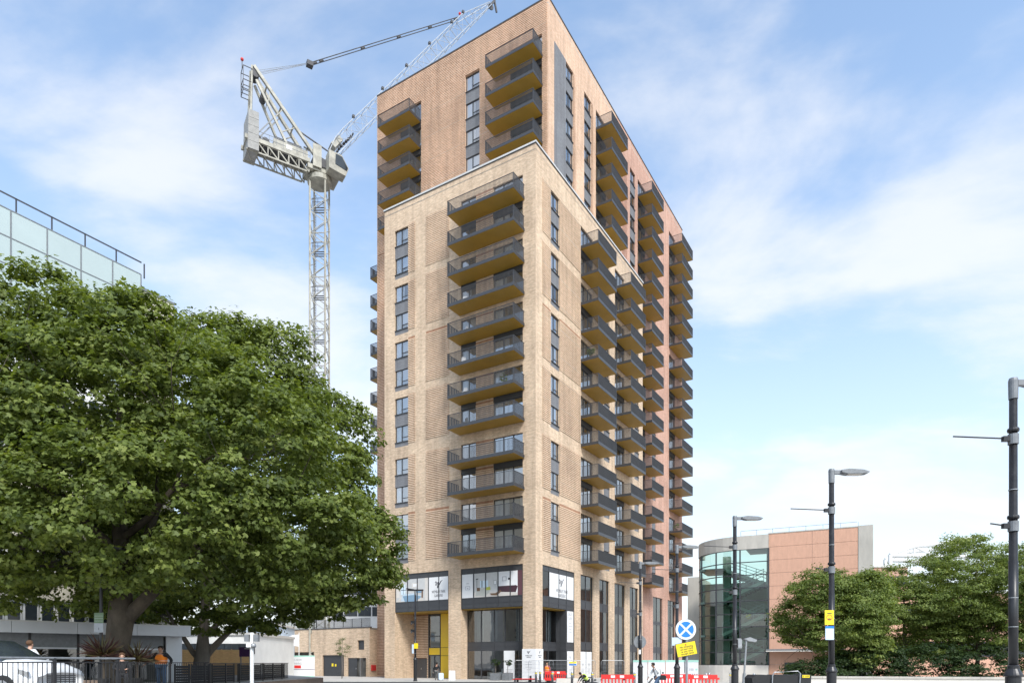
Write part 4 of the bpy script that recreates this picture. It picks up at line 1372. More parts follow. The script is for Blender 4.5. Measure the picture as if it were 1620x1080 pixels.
# big plane tree
TZ = 0.7
bA = at(186, 29.0, TZ)
tree('plane_tree', 'huge plane tree with thick forked dark trunk beside the glass-fronted restaurant', bA,
     ([(0, 0, -0.2), (0.05, 0, 0.5), (0.0, 0, 1.8), (0.15, 0, 2.9), (0.1, 0.1, 4.4), (0.0, 0.2, 6.5), (-0.2, 0.3, 9.5), (0.0, 0.3, 13)], [0.75, 0.55, 0.48, 0.52, 0.40, 0.32, 0.22, 0.08]),
     [((-0.5, 1.0, 10.6), (6.2, 5.6, 6.5)), ((-4.3, -0.5, 9.4), (5.0, 4.8, 5.6)), ((4.8, 0.2, 8.6), (5.2, 4.8, 5.6)), ((1.9, -2.2, 6.9), (5.6, 4.0, 3.2)), ((-3.9, -1.8, 6.8), (4.6, 4.0, 3.3)),
      ((-3.6, 0.5, 15.5), (2.2, 2.2, 2.6)), ((-0.4, 0.8, 14.6), (2.2, 2.4, 2.6)), ((3.0, 0.5, 12.0), (3.0, 2.8, 2.9)), ((7.6, 0.0, 6.3), (3.2, 3.2, 2.5)), ((-7.6, 0.5, 9.8), (4.0, 4.0, 5.2)), ((-6.2, 0.5, 14.0), (3.0, 3.0, 3.4)), ((-2.5, 0.5, 7.5), (6.5, 4.5, 5.0))],
     1500, 96, 0.82, 0.19, 'leafA', boughs=120, brad=1.75, limbs=[((0.15, 0, 2.7), (0.72, -0.1, 0.62), 0.36, 4.4, 3), ((0.1, 0.1, 3.6), (-0.85, -0.2, 0.5), 0.24, 4.2, 3), ((0.0, 0.1, 4.0), (-0.8, 0.4, 0.55), 0.2, 4.0, 3), ((0.1, 0.1, 4.6), (0.4, 0.5, 0.8), 0.24, 4.5, 3), ((0.0, 0.2, 5.6), (-0.5, -0.5, 0.8), 0.2, 4.2, 3), ((0.0, 0.2, 6.3), (0.7, -0.3, 0.7), 0.18, 4.2, 3)])
bB = at(318, 43.0, TZ)
tree('plane_tree', 'broad plane tree with several pale upright stems right of the forked one', bB,
     ([(0, 0, -0.2), (0, 0, 0.8), (0.1, 0, 1.5), (0.1, 0.1, 3.0), (0.4, 0.1, 7), (0.6, 0.3, 14)], [0.7, 0.5, 0.46, 0.3, 0.22, 0.06]),
     [((1.4, 0.5, 15.0), (6.0, 5.6, 7.8)), ((5.6, 0.0, 10.8), (5.8, 5.0, 6.8)), ((7.6, -0.5, 7.2), (5.0, 4.4, 3.8)), ((2.4, -1.0, 5.6), (7.2, 4.4, 3.1)), ((0.2, 0.8, 20.4), (2.8, 2.6, 2.6)), ((4.4, 0.4, 19.2), (3.2, 3.0, 3.2)), ((8.0, 0, 14.6), (3.4, 3.0, 3.4)), ((10.2, -0.4, 8.2), (2.6, 2.6, 2.9)), ((-3.5, 0.5, 9), (4.5, 4.5, 6.0))],
     1350, 90, 0.9, 0.22, 'leafA', boughs=110, brad=2.0, limbs=[((0.1, 0, 1.2), (0.45, 0.1, 0.9), 0.24, 4.6, 2), ((0.05, 0, 1.3), (0.2, -0.2, 0.95), 0.22, 4.6, 2), ((0, 0, 1.1), (-0.6, 0.1, 0.75), 0.2, 4.0, 2), ((0.1, 0, 2.6), (0.7, 0.2, 0.6), 0.2, 5.0, 3)], barkm='bark2')
# cherries on the right, leaves in flat layered sprays
for (px, dep, zt, rx, lab) in ((1325, 45, 8.8, 3.3, 'leafy cherry tree in front of the pink panelled wall'), (1430, 49, 9.6, 4.4, 'dense cherry tree below the white roof truss'), (1545, 47, 12.6, 4.8, 'tallest leafy cherry tree left of the nearest lamp post'), (1652, 46, 12.0, 4.8, 'cherry tree cut off by the right edge of the view')):
    b_ = at(px, dep, 0)
    hz = zt
    lr = np.random.default_rng(int(px) + 3)
    lob = [((0, 0, hz * 0.50), (rx * 0.95, rx * 0.9, hz * 0.33))]
    for q_ in range(11):
        a_ = lr.uniform(0, 6.283); e_ = lr.uniform(-0.75, 0.95)
        s_ = lr.uniform(0.42, 0.62)
        lob.append(((rx * 0.8 * math.cos(a_) * math.cos(e_), rx * 0.75 * math.sin(a_) * math.cos(e_), hz * (0.50 + 0.30 * math.sin(e_))), (rx * s_, rx * s_, hz * lr.uniform(0.13, 0.19))))
    tree('cherry_tree', lab, b_, ([(0, 0, -0.1), (0, 0, 1.0), (0.1, 0, 2.2), (0.05, 0.1, hz * 0.5), (0, 0, hz * 0.7)], [0.19, 0.14, 0.13, 0.09, 0.02]), lob, 860, 88, 0.6, 0.155, 'leafR', kind='oval', group='cherry trees behind the low wall', boughs=46, brad=1.05, flat=0.75, up=0.42,
         limbs=[((0.05, 0, 1.9), (0.7, 0.1, 0.6), 0.09, 2.2, 2), ((0.05, 0, 2.1), (-0.7, -0.2, 0.6), 0.09, 2.2, 2), ((0.05, 0.05, 2.8), (0.3, -0.6, 0.7), 0.08, 2.0, 2)])
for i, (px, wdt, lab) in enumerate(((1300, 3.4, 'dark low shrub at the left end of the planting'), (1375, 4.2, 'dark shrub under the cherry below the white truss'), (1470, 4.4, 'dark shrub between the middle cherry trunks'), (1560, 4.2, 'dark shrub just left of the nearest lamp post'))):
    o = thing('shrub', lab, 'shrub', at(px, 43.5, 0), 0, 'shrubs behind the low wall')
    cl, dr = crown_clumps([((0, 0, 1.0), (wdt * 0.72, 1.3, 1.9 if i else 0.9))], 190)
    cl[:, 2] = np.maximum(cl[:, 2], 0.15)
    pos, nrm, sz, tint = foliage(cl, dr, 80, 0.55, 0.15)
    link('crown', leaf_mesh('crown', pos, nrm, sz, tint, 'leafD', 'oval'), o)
    mb = MB()
    for k in range(5):
        mb.tube([(0.1 * k - 0.2, 0, -0.05), (0.35 * (k - 2), 0.1 * (k % 2), 0.9)], [0.03, 0.015], 'bark', 6)
    mb.build('stem', o)
# street sapling in front of the podium
sb = at(541, 74.5, 0)
tree('street_sapling', 'thin young street tree with sparse grey-green leaves before the brick podium', sb, ([(0, 0, 0), (0.03, 0, 1.2), (0, 0, 2.6), (0.05, 0, 4.2)], [0.05, 0.045, 0.035, 0.012]),
     [((0.15, 0, 3.35), (0.75, 0.75, 1.15))], 34, 26, 0.3, 0.11, 'leafS', 'bark2', 'oval', limbs=[((0, 0, 2.3), (0.5, 0.2, 0.9), 0.022, 0.8, 2), ((0, 0, 2.5), (-0.55, -0.1, 0.9), 0.022, 0.8, 2), ((0.02, 0, 2.9), (0.2, -0.5, 0.9), 0.02, 0.7, 1)])

# ------------------------------------------------------------------ stair hall building on the right
SB = at(1216, 62, 0)
srz = R(-26)
stair = thing('stair_hall_building', 'building with curved green glass stair hall and pink stone panels on the right', 'building', SB, srz)
ROW = 1.19
SZ = 13.46
mb = MB(); mb.box(-0.02, 8.41, 0.05, 9.0, 0, SZ - 0.05, 'concrete'); sback = mb.build('wall', stair)
pw = 3.64
zt = SZ
r_ = 0
while zt > 0.2:
    zb = max(0.0, zt - ROW)
    for c_ in range(2):
        if zb < 1.5 and c_ == 0:
            pass
        mb = MB(); mb.box(c_ * pw + 0.012, (c_ + 1) * pw - 0.012, 0.0, 0.05, zb + 0.012, zt - 0.012, 'pink'); mb.build('panel', stair)
    zt = zb
mb = MB(); mb.box(7.30, 8.43, -0.04, 0.6, 0, SZ + 0.12, 'concrete'); mb.build('end_pier', stair)
mb = MB(); mb.box(-0.05, 7.29, -0.03, 0.3, SZ, SZ + 0.1, 'concrete'); mb.build('coping', stair)
mb = MB(); mb.box(-0.1, 6.2, -1.1, -0.002, 2.75, 2.95, 'lampgrey'); mb.box(-0.12, 6.22, -1.12, -1.1, 2.72, 2.80, 'stone'); mb.build('canopy', stair)
mb = MB(); mb.box(1.35, 2.75, -0.05, -0.004, 0.0, 1.75, 'frame'); dr = mb.build('door', stair)
mb = MB(); mb.box(1.75, 2.1, -0.075, -0.052, 0.9, 1.45, 'greymetal'); mb.build('window', dr)
mb = MB(); mb.box(4.0, 6.4, -0.06, -0.01, 1.75, 2.0, 'white'); nb = mb.build('name_board', stair)
# plan of the curved front: straight from x=0 to -2.5, then a quarter round
CR_ = 4.5
plan = [(0.0, 0.0), (-1.25, 0.0), (-2.5, 0.0)] + [(-2.5 - CR_ * math.sin(R(a)), CR_ - CR_ * math.cos(R(a))) for a in range(10, 101, 10)]
GZ0, GZ1 = 1.5, 12.2
def band(mb, z0, z1, out, mat, th=0.25):
    """wall strip following the plan"""
    def off(i):
        x, y_ = plan[i]
        xa, ya = plan[max(0, i - 1)]; xb, yb = plan[min(len(plan) - 1, i + 1)]
        d = Vector((xb - xa, yb - ya)).normalized()
        return Vector((d.y, -d.x)) * -1
    for i in range(len(plan) - 1):
        n0, n1 = off(i), off(i + 1)
        p0, p1 = Vector(plan[i]), Vector(plan[i + 1])
        a, b = p0 + n0 * out, p1 + n1 * out
        c, d = p1 + n1 * (out - th), p0 + n0 * (out - th)
        mb.poly([(a.x, a.y, z0), (b.x, b.y, z0), (b.x, b.y, z1), (a.x, a.y, z1)], mat)
        mb.poly([(a.x, a.y, z1), (b.x, b.y, z1), (c.x, c.y, z1), (d.x, d.y, z1)], mat)
        mb.poly([(d.x, d.y, z0), (c.x, c.y, z0), (b.x, b.y, z0), (a.x, a.y, z0)], mat)
        mb.poly([(d.x, d.y, z0), (d.x, d.y, z1), (c.x, c.y, z1), (c.x, c.y, z0)], mat)
mb = MB(); band(mb, GZ1, SZ, 0.05, 'concrete', 0.4); mb.build('parapet', stair)
mb = MB(); band(mb, 0, GZ0, 0.12, 'stone', 0.4); mb.build('plinth', stair)
zs = [GZ0 + i * (GZ1 - GZ0) / 9 for i in range(10)]
for z in zs:
    mb = MB(); band(mb, z - 0.04, z + 0.04, 0.03, 'frame', 0.1); mb.build('transom', stair)
for i, (x, y_) in enumerate(plan):
    if i in (0, 2, 5, 8, 11):
        mb = MB(); mb.box(x - 0.06, x + 0.06, y_ - 0.06, y_ + 0.1, GZ0, GZ1, 'frame'); mb.build('mullion', stair)
M['greenglass'] = glass('green_glass', (0.60, 0.80, 0.71), 0.10)
for k in range(9):
    for i0, i1 in ((0, 2), (2, 5), (5, 8), (8, len(plan) - 1)):
        mb = MB()
        for i in range(i0, i1):
            (xa, ya), (xb, yb) = plan[i], plan[i + 1]
            mb.poly([(xb, yb, zs[k] + 0.04), (xa, ya, zs[k] + 0.04), (xa, ya, zs[k + 1] - 0.04), (xb, yb, zs[k + 1] - 0.04)], 'greenglass')
        mb.build('pane', stair)
M['hallwall'] = pm('hall_wall', (0.27, 0.32, 0.28), 0.8, 0, 0.15, 0.7)
M['lampgreen'] = pm('stringer_green', (0.36, 0.43, 0.38), 0.5, 0, 0.1, 2)
M['stairgreen'] = pm('stair_green', (0.07, 0.11, 0.095), 0.5, 0, 0.15, 2)
mb = MB()
mb.box(-0.2, -0.05, 0.3, 8.8, 0, SZ - 0.1, 'hallwall'); mb.box(-7.0, -0.2, 5.9, 6.0, 0, 9.8, 'hallwall'); mb.box(-4.6, -3.9, 3.6, 4.4, 0, 12.2, 'hallwall')
mb.build('hall_wall', stair)
mb = MB(); band(mb, SZ - 0.5, SZ - 0.4, 0.0, 'concrete', 0.1); mb.box(-2.6, 0, 0.3, 8.6, SZ - 0.5, SZ - 0.35, 'concrete'); mb.build('roof', stair)
def flight(x0, z0, x1, z1, y0):
    mb = MB()
    n = 9
    for i in range(n):
        xa, xb = x0 + (x1 - x0) * i / n, x0 + (x1 - x0) * (i + 1) / n
        za, zb = z0 + (z1 - z0) * i / n, z0 + (z1 - z0) * (i + 1) / n
        mb.box(xa, xb, y0, y0 + 1.5, za - 0.35, zb, 'stairgreen')
    f_ = mb.build('stair_flight', stair)
    m2_ = MB(); m2_.bar((x0, y0 - 0.03, z0 - 0.05), (x1, y0 - 0.03, z1 - 0.05), 0.05, 'lampgreen', 0.28); m2_.build('stringer', f_)
    mb = MB()
    for h in (0.5, 0.8, 1.1):
        mb.bar((x0, y0, z0 + h), (x1, y0, z1 + h), 0.05, 'greymetal')
    for i in range(5):
        t_ = i / 4; mb.bar((x0 + (x1 - x0) * t_, y0, z0 + (z1 - z0) * t_), (x0 + (x1 - x0) * t_, y0, z0 + (z1 - z0) * t_ + 1.1), 0.05, 'greymetal')
    mb.build('handrail', f_)
for i, z in enumerate((1.2, 4.4, 7.6)):
    flight(-4.2, z, -0.5, z + 1.7, 0.8)
    flight(-0.5, z + 1.7, -4.2, z + 3.2, 3.2)
    mb = MB(); mb.box(-6.4, -4.2, 1.6, 5.6, z + 3.0, z + 3.2, 'stairgreen'); mb.build('landing', stair)
mb = MB(); mb.ball((-1.9, 1.2, 6.1), 0.28, 'signyellow'); mb.build('globe_lamp', stair)
mb = MB()
for x in np.arange(-2.5, 7.3, 1.4):
    mb.bar((x, 0.5, SZ), (x, 0.5, SZ + 0.55), 0.04, 'greymetal')
mb.bar((-2.5, 0.5, SZ + 0.55), (7.2, 0.5, SZ + 0.55), 0.04, 'greymetal'); mb.build('roof_rail', stair)
mb = MB(); c_ = at(1103, 72); o = thing('concrete_wall', 'tall plain concrete wall left of the green glass stair hall', 'wall', c_, srz)
mb.box(-1.0, 0.35, 0, 6, 0, zat(912, 72), 'concrete'); mb.build('slab', o)

# ------------------------------------------------------------------ low wall, shrubs edge and far things on the right
lw0, lw1 = at(1262, 37.5), at(1640, 34.5)
d_ = lw1 - lw0
low = thing('low_stone_wall', 'low pale stone wall with flat coping in front of the cherry trees', 'wall', lw0, math.atan2(d_.y, d_.x))
mb = MB(); mb.box(0, d_.length, 0, 0.3, 0, 0.9, 'stone'); mb.build('wall_body', low)
n = 9
for i in range(n):
    mb = MB(); mb.box(d_.length * i / n + 0.006, d_.length * (i + 1) / n - 0.006, -0.06, 0.36, 0.9, 1.0, 'concrete'); mb.build('coping_stone', low)
st = thing('stadium_roof_truss', 'white tubular stadium roof truss rising far behind the cherry trees', 'roof truss', at(1408, 170, 0))
mb = MB()
def tp(px, py):
    p = at(px, 170, zat(py, 170)) - at(1408, 170, 0)
    return (p.x, p.y, p.z)
for dy in (0, 8):
    L_ = [tp(1408, 877), tp(1446, 864), tp(1480, 861), tp(1540, 850)]
    B_ = [tp(1408, 878), tp(1446, 879), tp(1480, 880), tp(1540, 880)]
    sh = lambda p: (p[0] + dy * 0.4, p[1] + dy, p[2])
    mb.tube([sh(p) for p in L_], 0.5, 'render', 8); mb.tube([sh(p) for p in B_], 0.5, 'render', 8)
    for a, b in zip(L_[1:], B_[1:]):
        mb.tube([sh(a), sh(b)], 0.28, 'render', 8)
    mb.tube([sh(L_[0]), sh((B_[0][0], B_[0][1], 0))], 0.5, 'render', 8)
    mb.tube([sh(B_[2]), sh(L_[1])], 0.3, 'render', 8)
mb.build('truss', st)
def far_block(name, label, px0, px1, dep, ytop, mat, wins=None, thick=12, wmat='darkglass', cat='building', frame=True):
    a, b = at(px0, dep), at(px1, dep)
    o = thing(name, label, cat, a, 0)
    W_, H_ = b.x - a.x, zat(ytop, dep)
    mb = MB(); mb.box(0, W_, 0, thick, 0, H_, mat); mb.build('wall', o)
    mb = MB(); mb.box(-0.15, W_ + 0.15, -0.15, thick, H_, H_ + 0.25, 'coping'); mb.build('roof', o)
    if wins:
        cols, rows, w_, h_, z0 = wins
        for i in range(cols):
            for j in range(rows):
                x = W_ * (i + 0.5) / cols
                z = z0 + (H_ - z0) * (j + 0.35) / rows
                m_ = MB(); m_.box(x - w_ / 2, x + w_ / 2, -0.06, -0.004, z, z + h_, 'frame'); wo = m_.build('window', o)
                m_ = MB(); m_.box(x - w_ / 2 + 0.06, x - 0.03, -0.075, -0.062, z + 0.06, z + h_ - 0.06, wmat); m_.build('pane', wo)
                m_ = MB(); m_.box(x + 0.03, x + w_ / 2 - 0.06, -0.075, -0.062, z + 0.06, z + h_ - 0.06, wmat); m_.build('pane', wo)
    return o
far_block('brick_building', 'red brown building showing just above the cherry trees', 1375, 1436, 95, 897, 'red', (3, 2, 1.6, 1.4, 7))
far_block('pink_building', 'long pink panelled building glimpsed behind the cherry trees', 1362, 1640, 70, 938, 'pink', (9, 2, 1.8, 1.5, 1))
far_block('white_building', 'white apartment block with dark windows behind the podium railing', 500, 610, 118, 918, 'render', (5, 4, 2.2, 1.6, 1))
far_block('dark_van_depot', 'small dark blue building seen between tower and glass stair hall', 1060, 1102, 120, 985, 'darkglass')

# ------------------------------------------------------------------ office block with frosted glass, far left
EB = at(225, 46.5, 0)
orz = Q - TH
office = thing('office_building', 'office block with frosted pale green glass panels rising behind the plane trees', 'building', EB, orz)
OZ = zat(435, 46.5)
AX = [-26.0, -21.4, -16.8, -12.2]
def oa(px):
    k = (px - 810) / F_PX
    return (k * EB.y - EB.x) / (V_.x - k * V_.y)
xs = [oa(223), oa(178), oa(128), oa(74.5), oa(17), oa(17) - 3.2, oa(17) - 6.6]
xs = sorted(xs)
mb = MB(); mb.box(xs[0] - 0.2, 0, 0.12, 14, 0, OZ - 0.05, 'render'); mb.build('wall', office)
rowh = 1.62
for j in range(5):
    for a, b in zip(xs, xs[1:]):
        mb = MB(); mb.box(a + 0.035, b - 0.035, 0.0, 0.06, OZ - rowh * (j + 1) + 0.03, OZ - rowh * j - 0.03, 'frost'); mb.build('glass_panel', office)
mb = MB()
for a in xs:
    mb.box(a - 0.035, a + 0.035, -0.03, 0.1, OZ - rowh * 5, OZ, 'lampgrey')
for j in range(6):
    mb.box(xs[0], xs[-1], -0.02, 0.08, OZ - rowh * j - 0.03, OZ - rowh * j + 0.03, 'lampgrey')
mb.build('glazing_frame', office)
for j in range(5):
    z0 = 2.2 + 3.3 * j
    mb = MB(); mb.box(xs[0], 0, -0.25, 0.12, z0, z0 + 1.2, 'cream'); mb.build('band', office)
    for i in range(16):
        a = xs[0] + (0 - xs[0]) * i / 16
        mb = MB(); mb.box(a + 0.05, a + (0 - xs[0]) / 16 - 0.05, 0.0, 0.1, z0 + 1.25, z0 + 3.25, 'render'); wo = mb.build('window', office)
        mb = MB(); mb.box(a + 0.14, a + (0 - xs[0]) / 16 - 0.14, -0.03, -0.002, z0 + 1.36, z0 + 3.12, 'darkglass'); mb.build('pane', wo)
mb = MB()
for a in xs:
    mb.bar((a + 0.4, 0.3, OZ), (a + 0.4, 0.3, OZ + 1.0), 0.07, 'frame')
mb.bar((xs[0], 0.3, OZ + 1.0), (xs[-1] + 0.2, 0.3, OZ + 1.0), 0.07, 'frame'); mb.build('roof_railing', office)
mb = MB(); mb.box(0.02, 2.6, 0.5, 10, 0, OZ - 0.75, 'cream'); mb.box(0.02, 2.65, 0.45, 10, OZ - 0.75, OZ - 0.6, 'lampgrey'); mb.build('stair_core', office)

# ------------------------------------------------------------------ raised terrace and restaurant
tp_ = [(-70, 9), (-7.6, 9), (-9.2, 18), (-13.6, 36), (-13.2, 47.5), (-22, 62), (-70, 62)]
mb = MB()
mb.poly([(x, y_, TZ) for x, y_ in tp_], 'paving')
for a, b in zip(tp_, tp_[1:] + tp_[:1]):
    mb.poly([(a[0], a[1], -0.3), (b[0], b[1], -0.3), (b[0], b[1], TZ), (a[0], a[1], TZ)], 'terrace')
tag(mb.build('terrace'), kind='structure')
RB = at(302, 36.5, TZ)
rrz = math.atan2(0.67, 0.74)
rest = thing('restaurant', 'single storey restaurant with silver roof fascia and dark glass front', 'building', RB, rrz)
RZ = zat(991, 36.5) - TZ
FW = 13.0
for i in range(5):
    mb = MB(); mb.box(-FW + FW * i / 5 + 0.008, -FW + FW * (i + 1) / 5 - 0.008, 0, 0.12, RZ - 0.52, RZ, 'fascia'); mb.build('fascia_panel', rest)
mb = MB(); mb.box(-FW, 0, 0.12, 9, RZ - 0.45, RZ - 0.05, 'fascia'); mb.box(-FW - 0.02, 0.02, -0.02, 9, RZ, RZ + 0.06, 'coping'); mb.build('roof', rest)
mb = MB(); mb.box(-0.9, -0.1, 1.2, 8.8, 0, RZ - 0.46, 'fascia'); mb.box(-FW, -0.9, 8.7, 8.8, 0, RZ - 0.46, 'room'); mb.box(-FW, -FW + 0.1, 1.4, 8.8, 0, RZ - 0.46, 'room'); mb.build('wall', rest)
for i in range(6):
    a = -FW + (FW - 1.0) * i / 6; b = -FW + (FW - 1.0) * (i + 1) / 6
    m_ = MB(); m_.box(a, a + 0.1, 1.3, 1.42, 0, RZ - 0.46, 'black'); m_.box(b - 0.01, b, 1.3, 1.42, 0, RZ - 0.46, 'black'); m_.box(a + 0.1, b - 0.01, 1.3, 1.42, 1.72, 1.80, 'fascia'); m_.box(a + 0.1, b - 0.01, 1.32, 1.40, 1.80, RZ - 0.46, 'lampgrey'); wo = m_.build('shop_window', rest)
    m_ = MB(); m_.poly([(a + 0.1, 1.36, 0.1), (b - 0.01, 1.36, 0.1), (b - 0.01, 1.36, 1.72), (a + 0.1, 1.36, 1.72)], 'shop'); m_.build('pane', wo)
for x in (-9.6, -6.2):
    m_ = MB(); m_.ball((x, 4.2, 1.55), 0.12, 'wood'); m_.bar((x, 4.2, 1.6), (x, 4.2, RZ - 0.5), 0.02, 'black'); m_.build('pendant_lamp', rest)
def cordyline(label, base, h, n, ln):
    o = thing('cordyline', label, 'plant', base, 0, 'spiky cordylines by the restaurant')
    mb = MB(); mb.tube([(0, 0, 0), (0.03, 0, h * 0.6), (0, 0, h)], [0.07, 0.06, 0.05], 'bark', 8); mb.lathe([(0.22, -0.0), (0.28, 0.42), (0.24, 0.42)], 'blackmatt', 12); mb.build('stem', o)
    d = rng.normal(size=(n, 3)); d[:, 2] = np.abs(d[:, 2]) * 0.8 - 0.15; d /= np.linalg.norm(d, axis=1)[:, None]
    nr = np.cross(d, rng.normal(size=(n, 3)))
    me = leaf_mesh('leaves', np.array([0, 0, h]) + d * ln * 0.4, nr, ln * (0.75 + 0.4 * rng.random(n)), rng.random(n), 'leafP', 'blade', twist=d)
    link('leaves', me, o)
cordyline('spiky purple cordyline left of the big forked trunk', at(163, 27.0, TZ), 1.35, 110, 0.95)
cordyline('spiky purple cordyline right of the big forked trunk', at(216, 28.0, TZ), 1.15, 110, 0.9)
# things behind the terrace
o = thing('timber_fence', 'tan timber board fence behind the second plane tree', 'fence', at(272, 56, TZ), 0)
mb = MB()
W_ = at(398, 56).x - at(272, 56).x
for i in range(8):
    mb = MB(); mb.box(W_ * i / 8 + 0.01, W_ * (i + 1) / 8 - 0.01, 0, 0.06, 0, 2.1, 'wood'); mb.build('board', o)
mb = MB()
for i in range(9):
    mb.box(W_ * i / 8 - 0.05, W_ * i / 8 + 0.05, -0.06, -0.002, 0, 2.15, 'wood')
mb.build('post', o)
far_block('white_shed', 'low white building with flat roof behind the timber fence', 262, 402, 66, 1004, 'render', (6, 1, 1.6, 1.0, 1.6))
far_block('pale_blue_unit', 'pale blue rendered unit beside the brick podium', 374, 407, 70, 985, 'palebl', (2, 2, 0.9, 1.2, 1))

# ------------------------------------------------------------------ fences on the terrace edge
def fence(name, label, p0, p1, ztop, step, double=False, bar=0.016, post=2.0):
    d = p1 - p0
    L_ = d.length
    o = thing(name, label, 'fence', p0, math.atan2(d.y, d.x))
    H_ = ztop - TZ
    n = int(L_ / step)
    bm = None
    lo = H_ - 0.12 if double else H_
    for i in range(n):
        if bm is None:
            b_ = MB(); b_.box(-bar / 2, bar / 2, -bar / 2, bar / 2, 0.08, lo, 'black', skip='tb'); bm = b_.mesh('bar')
        if i < 290:
            link('bar', bm, o, (L_ * i / n, 0, 0))
    b_ = MB(); b_.box(0, L_, -0.025, 0.025, lo, lo + 0.03, 'black'); b_.box(0, L_, -0.02, 0.02, 0.05, 0.08, 'black'); b_.build('rail', o)
    if double:
        b_ = MB(); b_.tube([(0, 0, H_), (L_, 0, H_)], 0.028, 'lampgrey', 8); b_.build('top_rail', o)
    for i in range(int(L_ / post) + 1):
        b_ = MB(); b_.box(-0.03, 0.03, -0.03, 0.03, 0, H_, 'black'); link('post', b_.mesh('post'), o, (min(L_, i * post), 0.0, 0))
    return o
fa, fb, fc_ = at(-40, 15.0, TZ), at(213, 19.5, TZ), at(330, 31.0, TZ)
fence('guard_railing', 'black pedestrian guard railing with double top rail in front of the white car', fa, fb, 1.86, 0.125, True)
fence('bar_railing', 'black bar railing in front of the man in the orange vest', at(206, 27.0, TZ), fc_, 1.73, 0.1)
fence('bar_railing', 'black bar railing at the terrace corner beside the hoarding', fc_ + Vector((0.05, 0.05, 0)), at(456, 44.5, TZ), 1.70, 0.11)
for i, (px0, d0_, px1, d1_) in enumerate(((276, 30.6, 300, 31.4), (303, 31.5, 331, 32.6), (336, 33.0, 371, 35.6), (377, 36.4, 414, 40.2), (418, 41.0, 450, 45.0))):
    a, b = at(px0, d0_, TZ), at(px1, d1_, TZ)
    d = b - a
    o = thing('woven_screen', ('leftmost', 'second from left', 'middle', 'second from right', 'rightmost')[i] + ' of five dark woven screens behind the bar railing', 'screen', a, math.atan2(d.y, d.x), 'dark woven terrace screens')
    for k in range(7):
        mb = MB(); mb.box(0.03, d.length - 0.03, 0.0 + 0.012 * (k % 2), 0.03 + 0.012 * (k % 2), 0.08 + 0.12 * k, 0.185 + 0.12 * k, 'blackmatt'); mb.build('slat', o)
    mb = MB(); mb.box(0, 0.05, -0.01, 0.05, 0, 0.98, 'black'); mb.box(d.length - 0.05, d.length, -0.01, 0.05, 0, 0.98, 'black'); mb.build('frame', o)

# ------------------------------------------------------------------ lamp posts
def lamp_post(label, base, h=8.6, head='right', arms=((7.15, 1.25), (5.05, 0.35)), group='black lamp posts along the right-hand street', base_h=1.62):
    o = thing('lamp_post', label, 'lamp post', base, 0, group)
    mb = MB(); mb.lathe([(0.10, base_h - 0.02), (0.10, 4.2), (0.092, 4.2), (0.085, h - 0.42)], 'black', 18); mb.build('pole', o, smooth=True)
    mb = MB(); mb.lathe([(0.19, 0), (0.19, 0.1), (0.165, 0.14), (0.165, base_h - 0.22), (0.20, base_h - 0.20), (0.20, base_h - 0.17), (0.185, base_h - 0.13), (0.125, base_h - 0.02), (0.125, base_h + 0.05), (0.10, base_h + 0.07)], 'black', 20); mb.build('base', o, smooth=False)
    mb = MB(); mb.lathe([(0.098, h - 0.5), (0.105, h - 0.06), (0.09, h)], 'lampgrey', 18); cap = mb.build('cap', o)
    if head:
        mb = MB()
        mb.box(0.09, 0.42, -0.06, 0.06, h - 0.18, h - 0.05, 'lampgrey')
        pr = [(0.3, -0.06), (0.55, -0.02), (1.05, -0.05), (1.28, -0.12), (1.25, -0.16), (1.0, -0.19), (0.52, -0.19), (0.3, -0.14)]
        mb.prism([(x, h + z) for x, z in pr], -0.17, 0.17, 'lampgrey'); hd_ = mb.build('lamp_head', o)
        mb = MB(); mb.box(0.55, 1.02, -0.13, 0.13, h - 0.205, h - 0.191, 'stone'); mb.build('lens', hd_)
    for z, ln in arms:
        mb = MB(); mb.lathe([(0.115, z - 0.14), (0.115, z + 0.1)], 'lampgrey', 14); mb.lathe([(0.12, z + 0.16), (0.13, z + 0.2), (0.12, z + 0.24)], 'black', 14)
        mb.box(-0.26, -0.1, -0.05, 0.05, z - 0.07, z + 0.05, 'black'); mb.tube([(-0.2, 0, z), (-0.2 - ln, 0, z + 0.05)], 0.018, 'black', 6); mb.build('banner_arm', o)
    for z in (2.6, 3.3, 5.9):
        mb = MB(); mb.lathe([(0.103, z), (0.103, z + 0.02)], 'greymetal', 14); mb.build('strap', o)
    return o
LP = [(1603, 16.4, 'nearest black lamp post, cut by the right edge of the view'), (1315.5, 24.1, 'black lamp post carrying yellow and blue notices before the cherry trees'), (1162.5, 31.8, 'black lamp post standing before the green glass stair hall'), (1071, 39.7, 'black lamp post beside the round blue no stopping sign'), (1013, 46.2, 'black lamp post with a round sign seen from the back')]
lamps = [lamp_post(l, at(px, dep, 0)) for px, dep, l in LP]
mb = MB(); mb.box(-0.30, 0.02, -0.14, -0.12, zat(988, 24.1), zat(965, 24.1), 'signyellow'); n1_ = mb.build('notice', lamps[1])
n1_['label'] = 'yellow notice with dark round emblem'
zc = (zat(988, 24.1) + zat(965, 24.1)) / 2
mb = MB()
for i in range(20):
    a, b = 2 * math.pi * i / 20, 2 * math.pi * (i + 1) / 20
    mb.poly([(-0.14 + r_ * math.cos(t_), -0.143, zc + r_ * math.sin(t_)) for r_, t_ in ((0.085, a), (0.105, a), (0.105, b), (0.085, b))], 'redbox')
mb.box(-0.19, -0.09, -0.144, -0.142, zc - 0.07, zc - 0.03, 'ink'); mb.box(-0.22, -0.06, -0.144, -0.142, zc + 0.13, zc + 0.16, 'ink'); mb.build('emblem', n1_)
z0, z1 = zat(1011.5, 24.1), zat(990, 24.1)
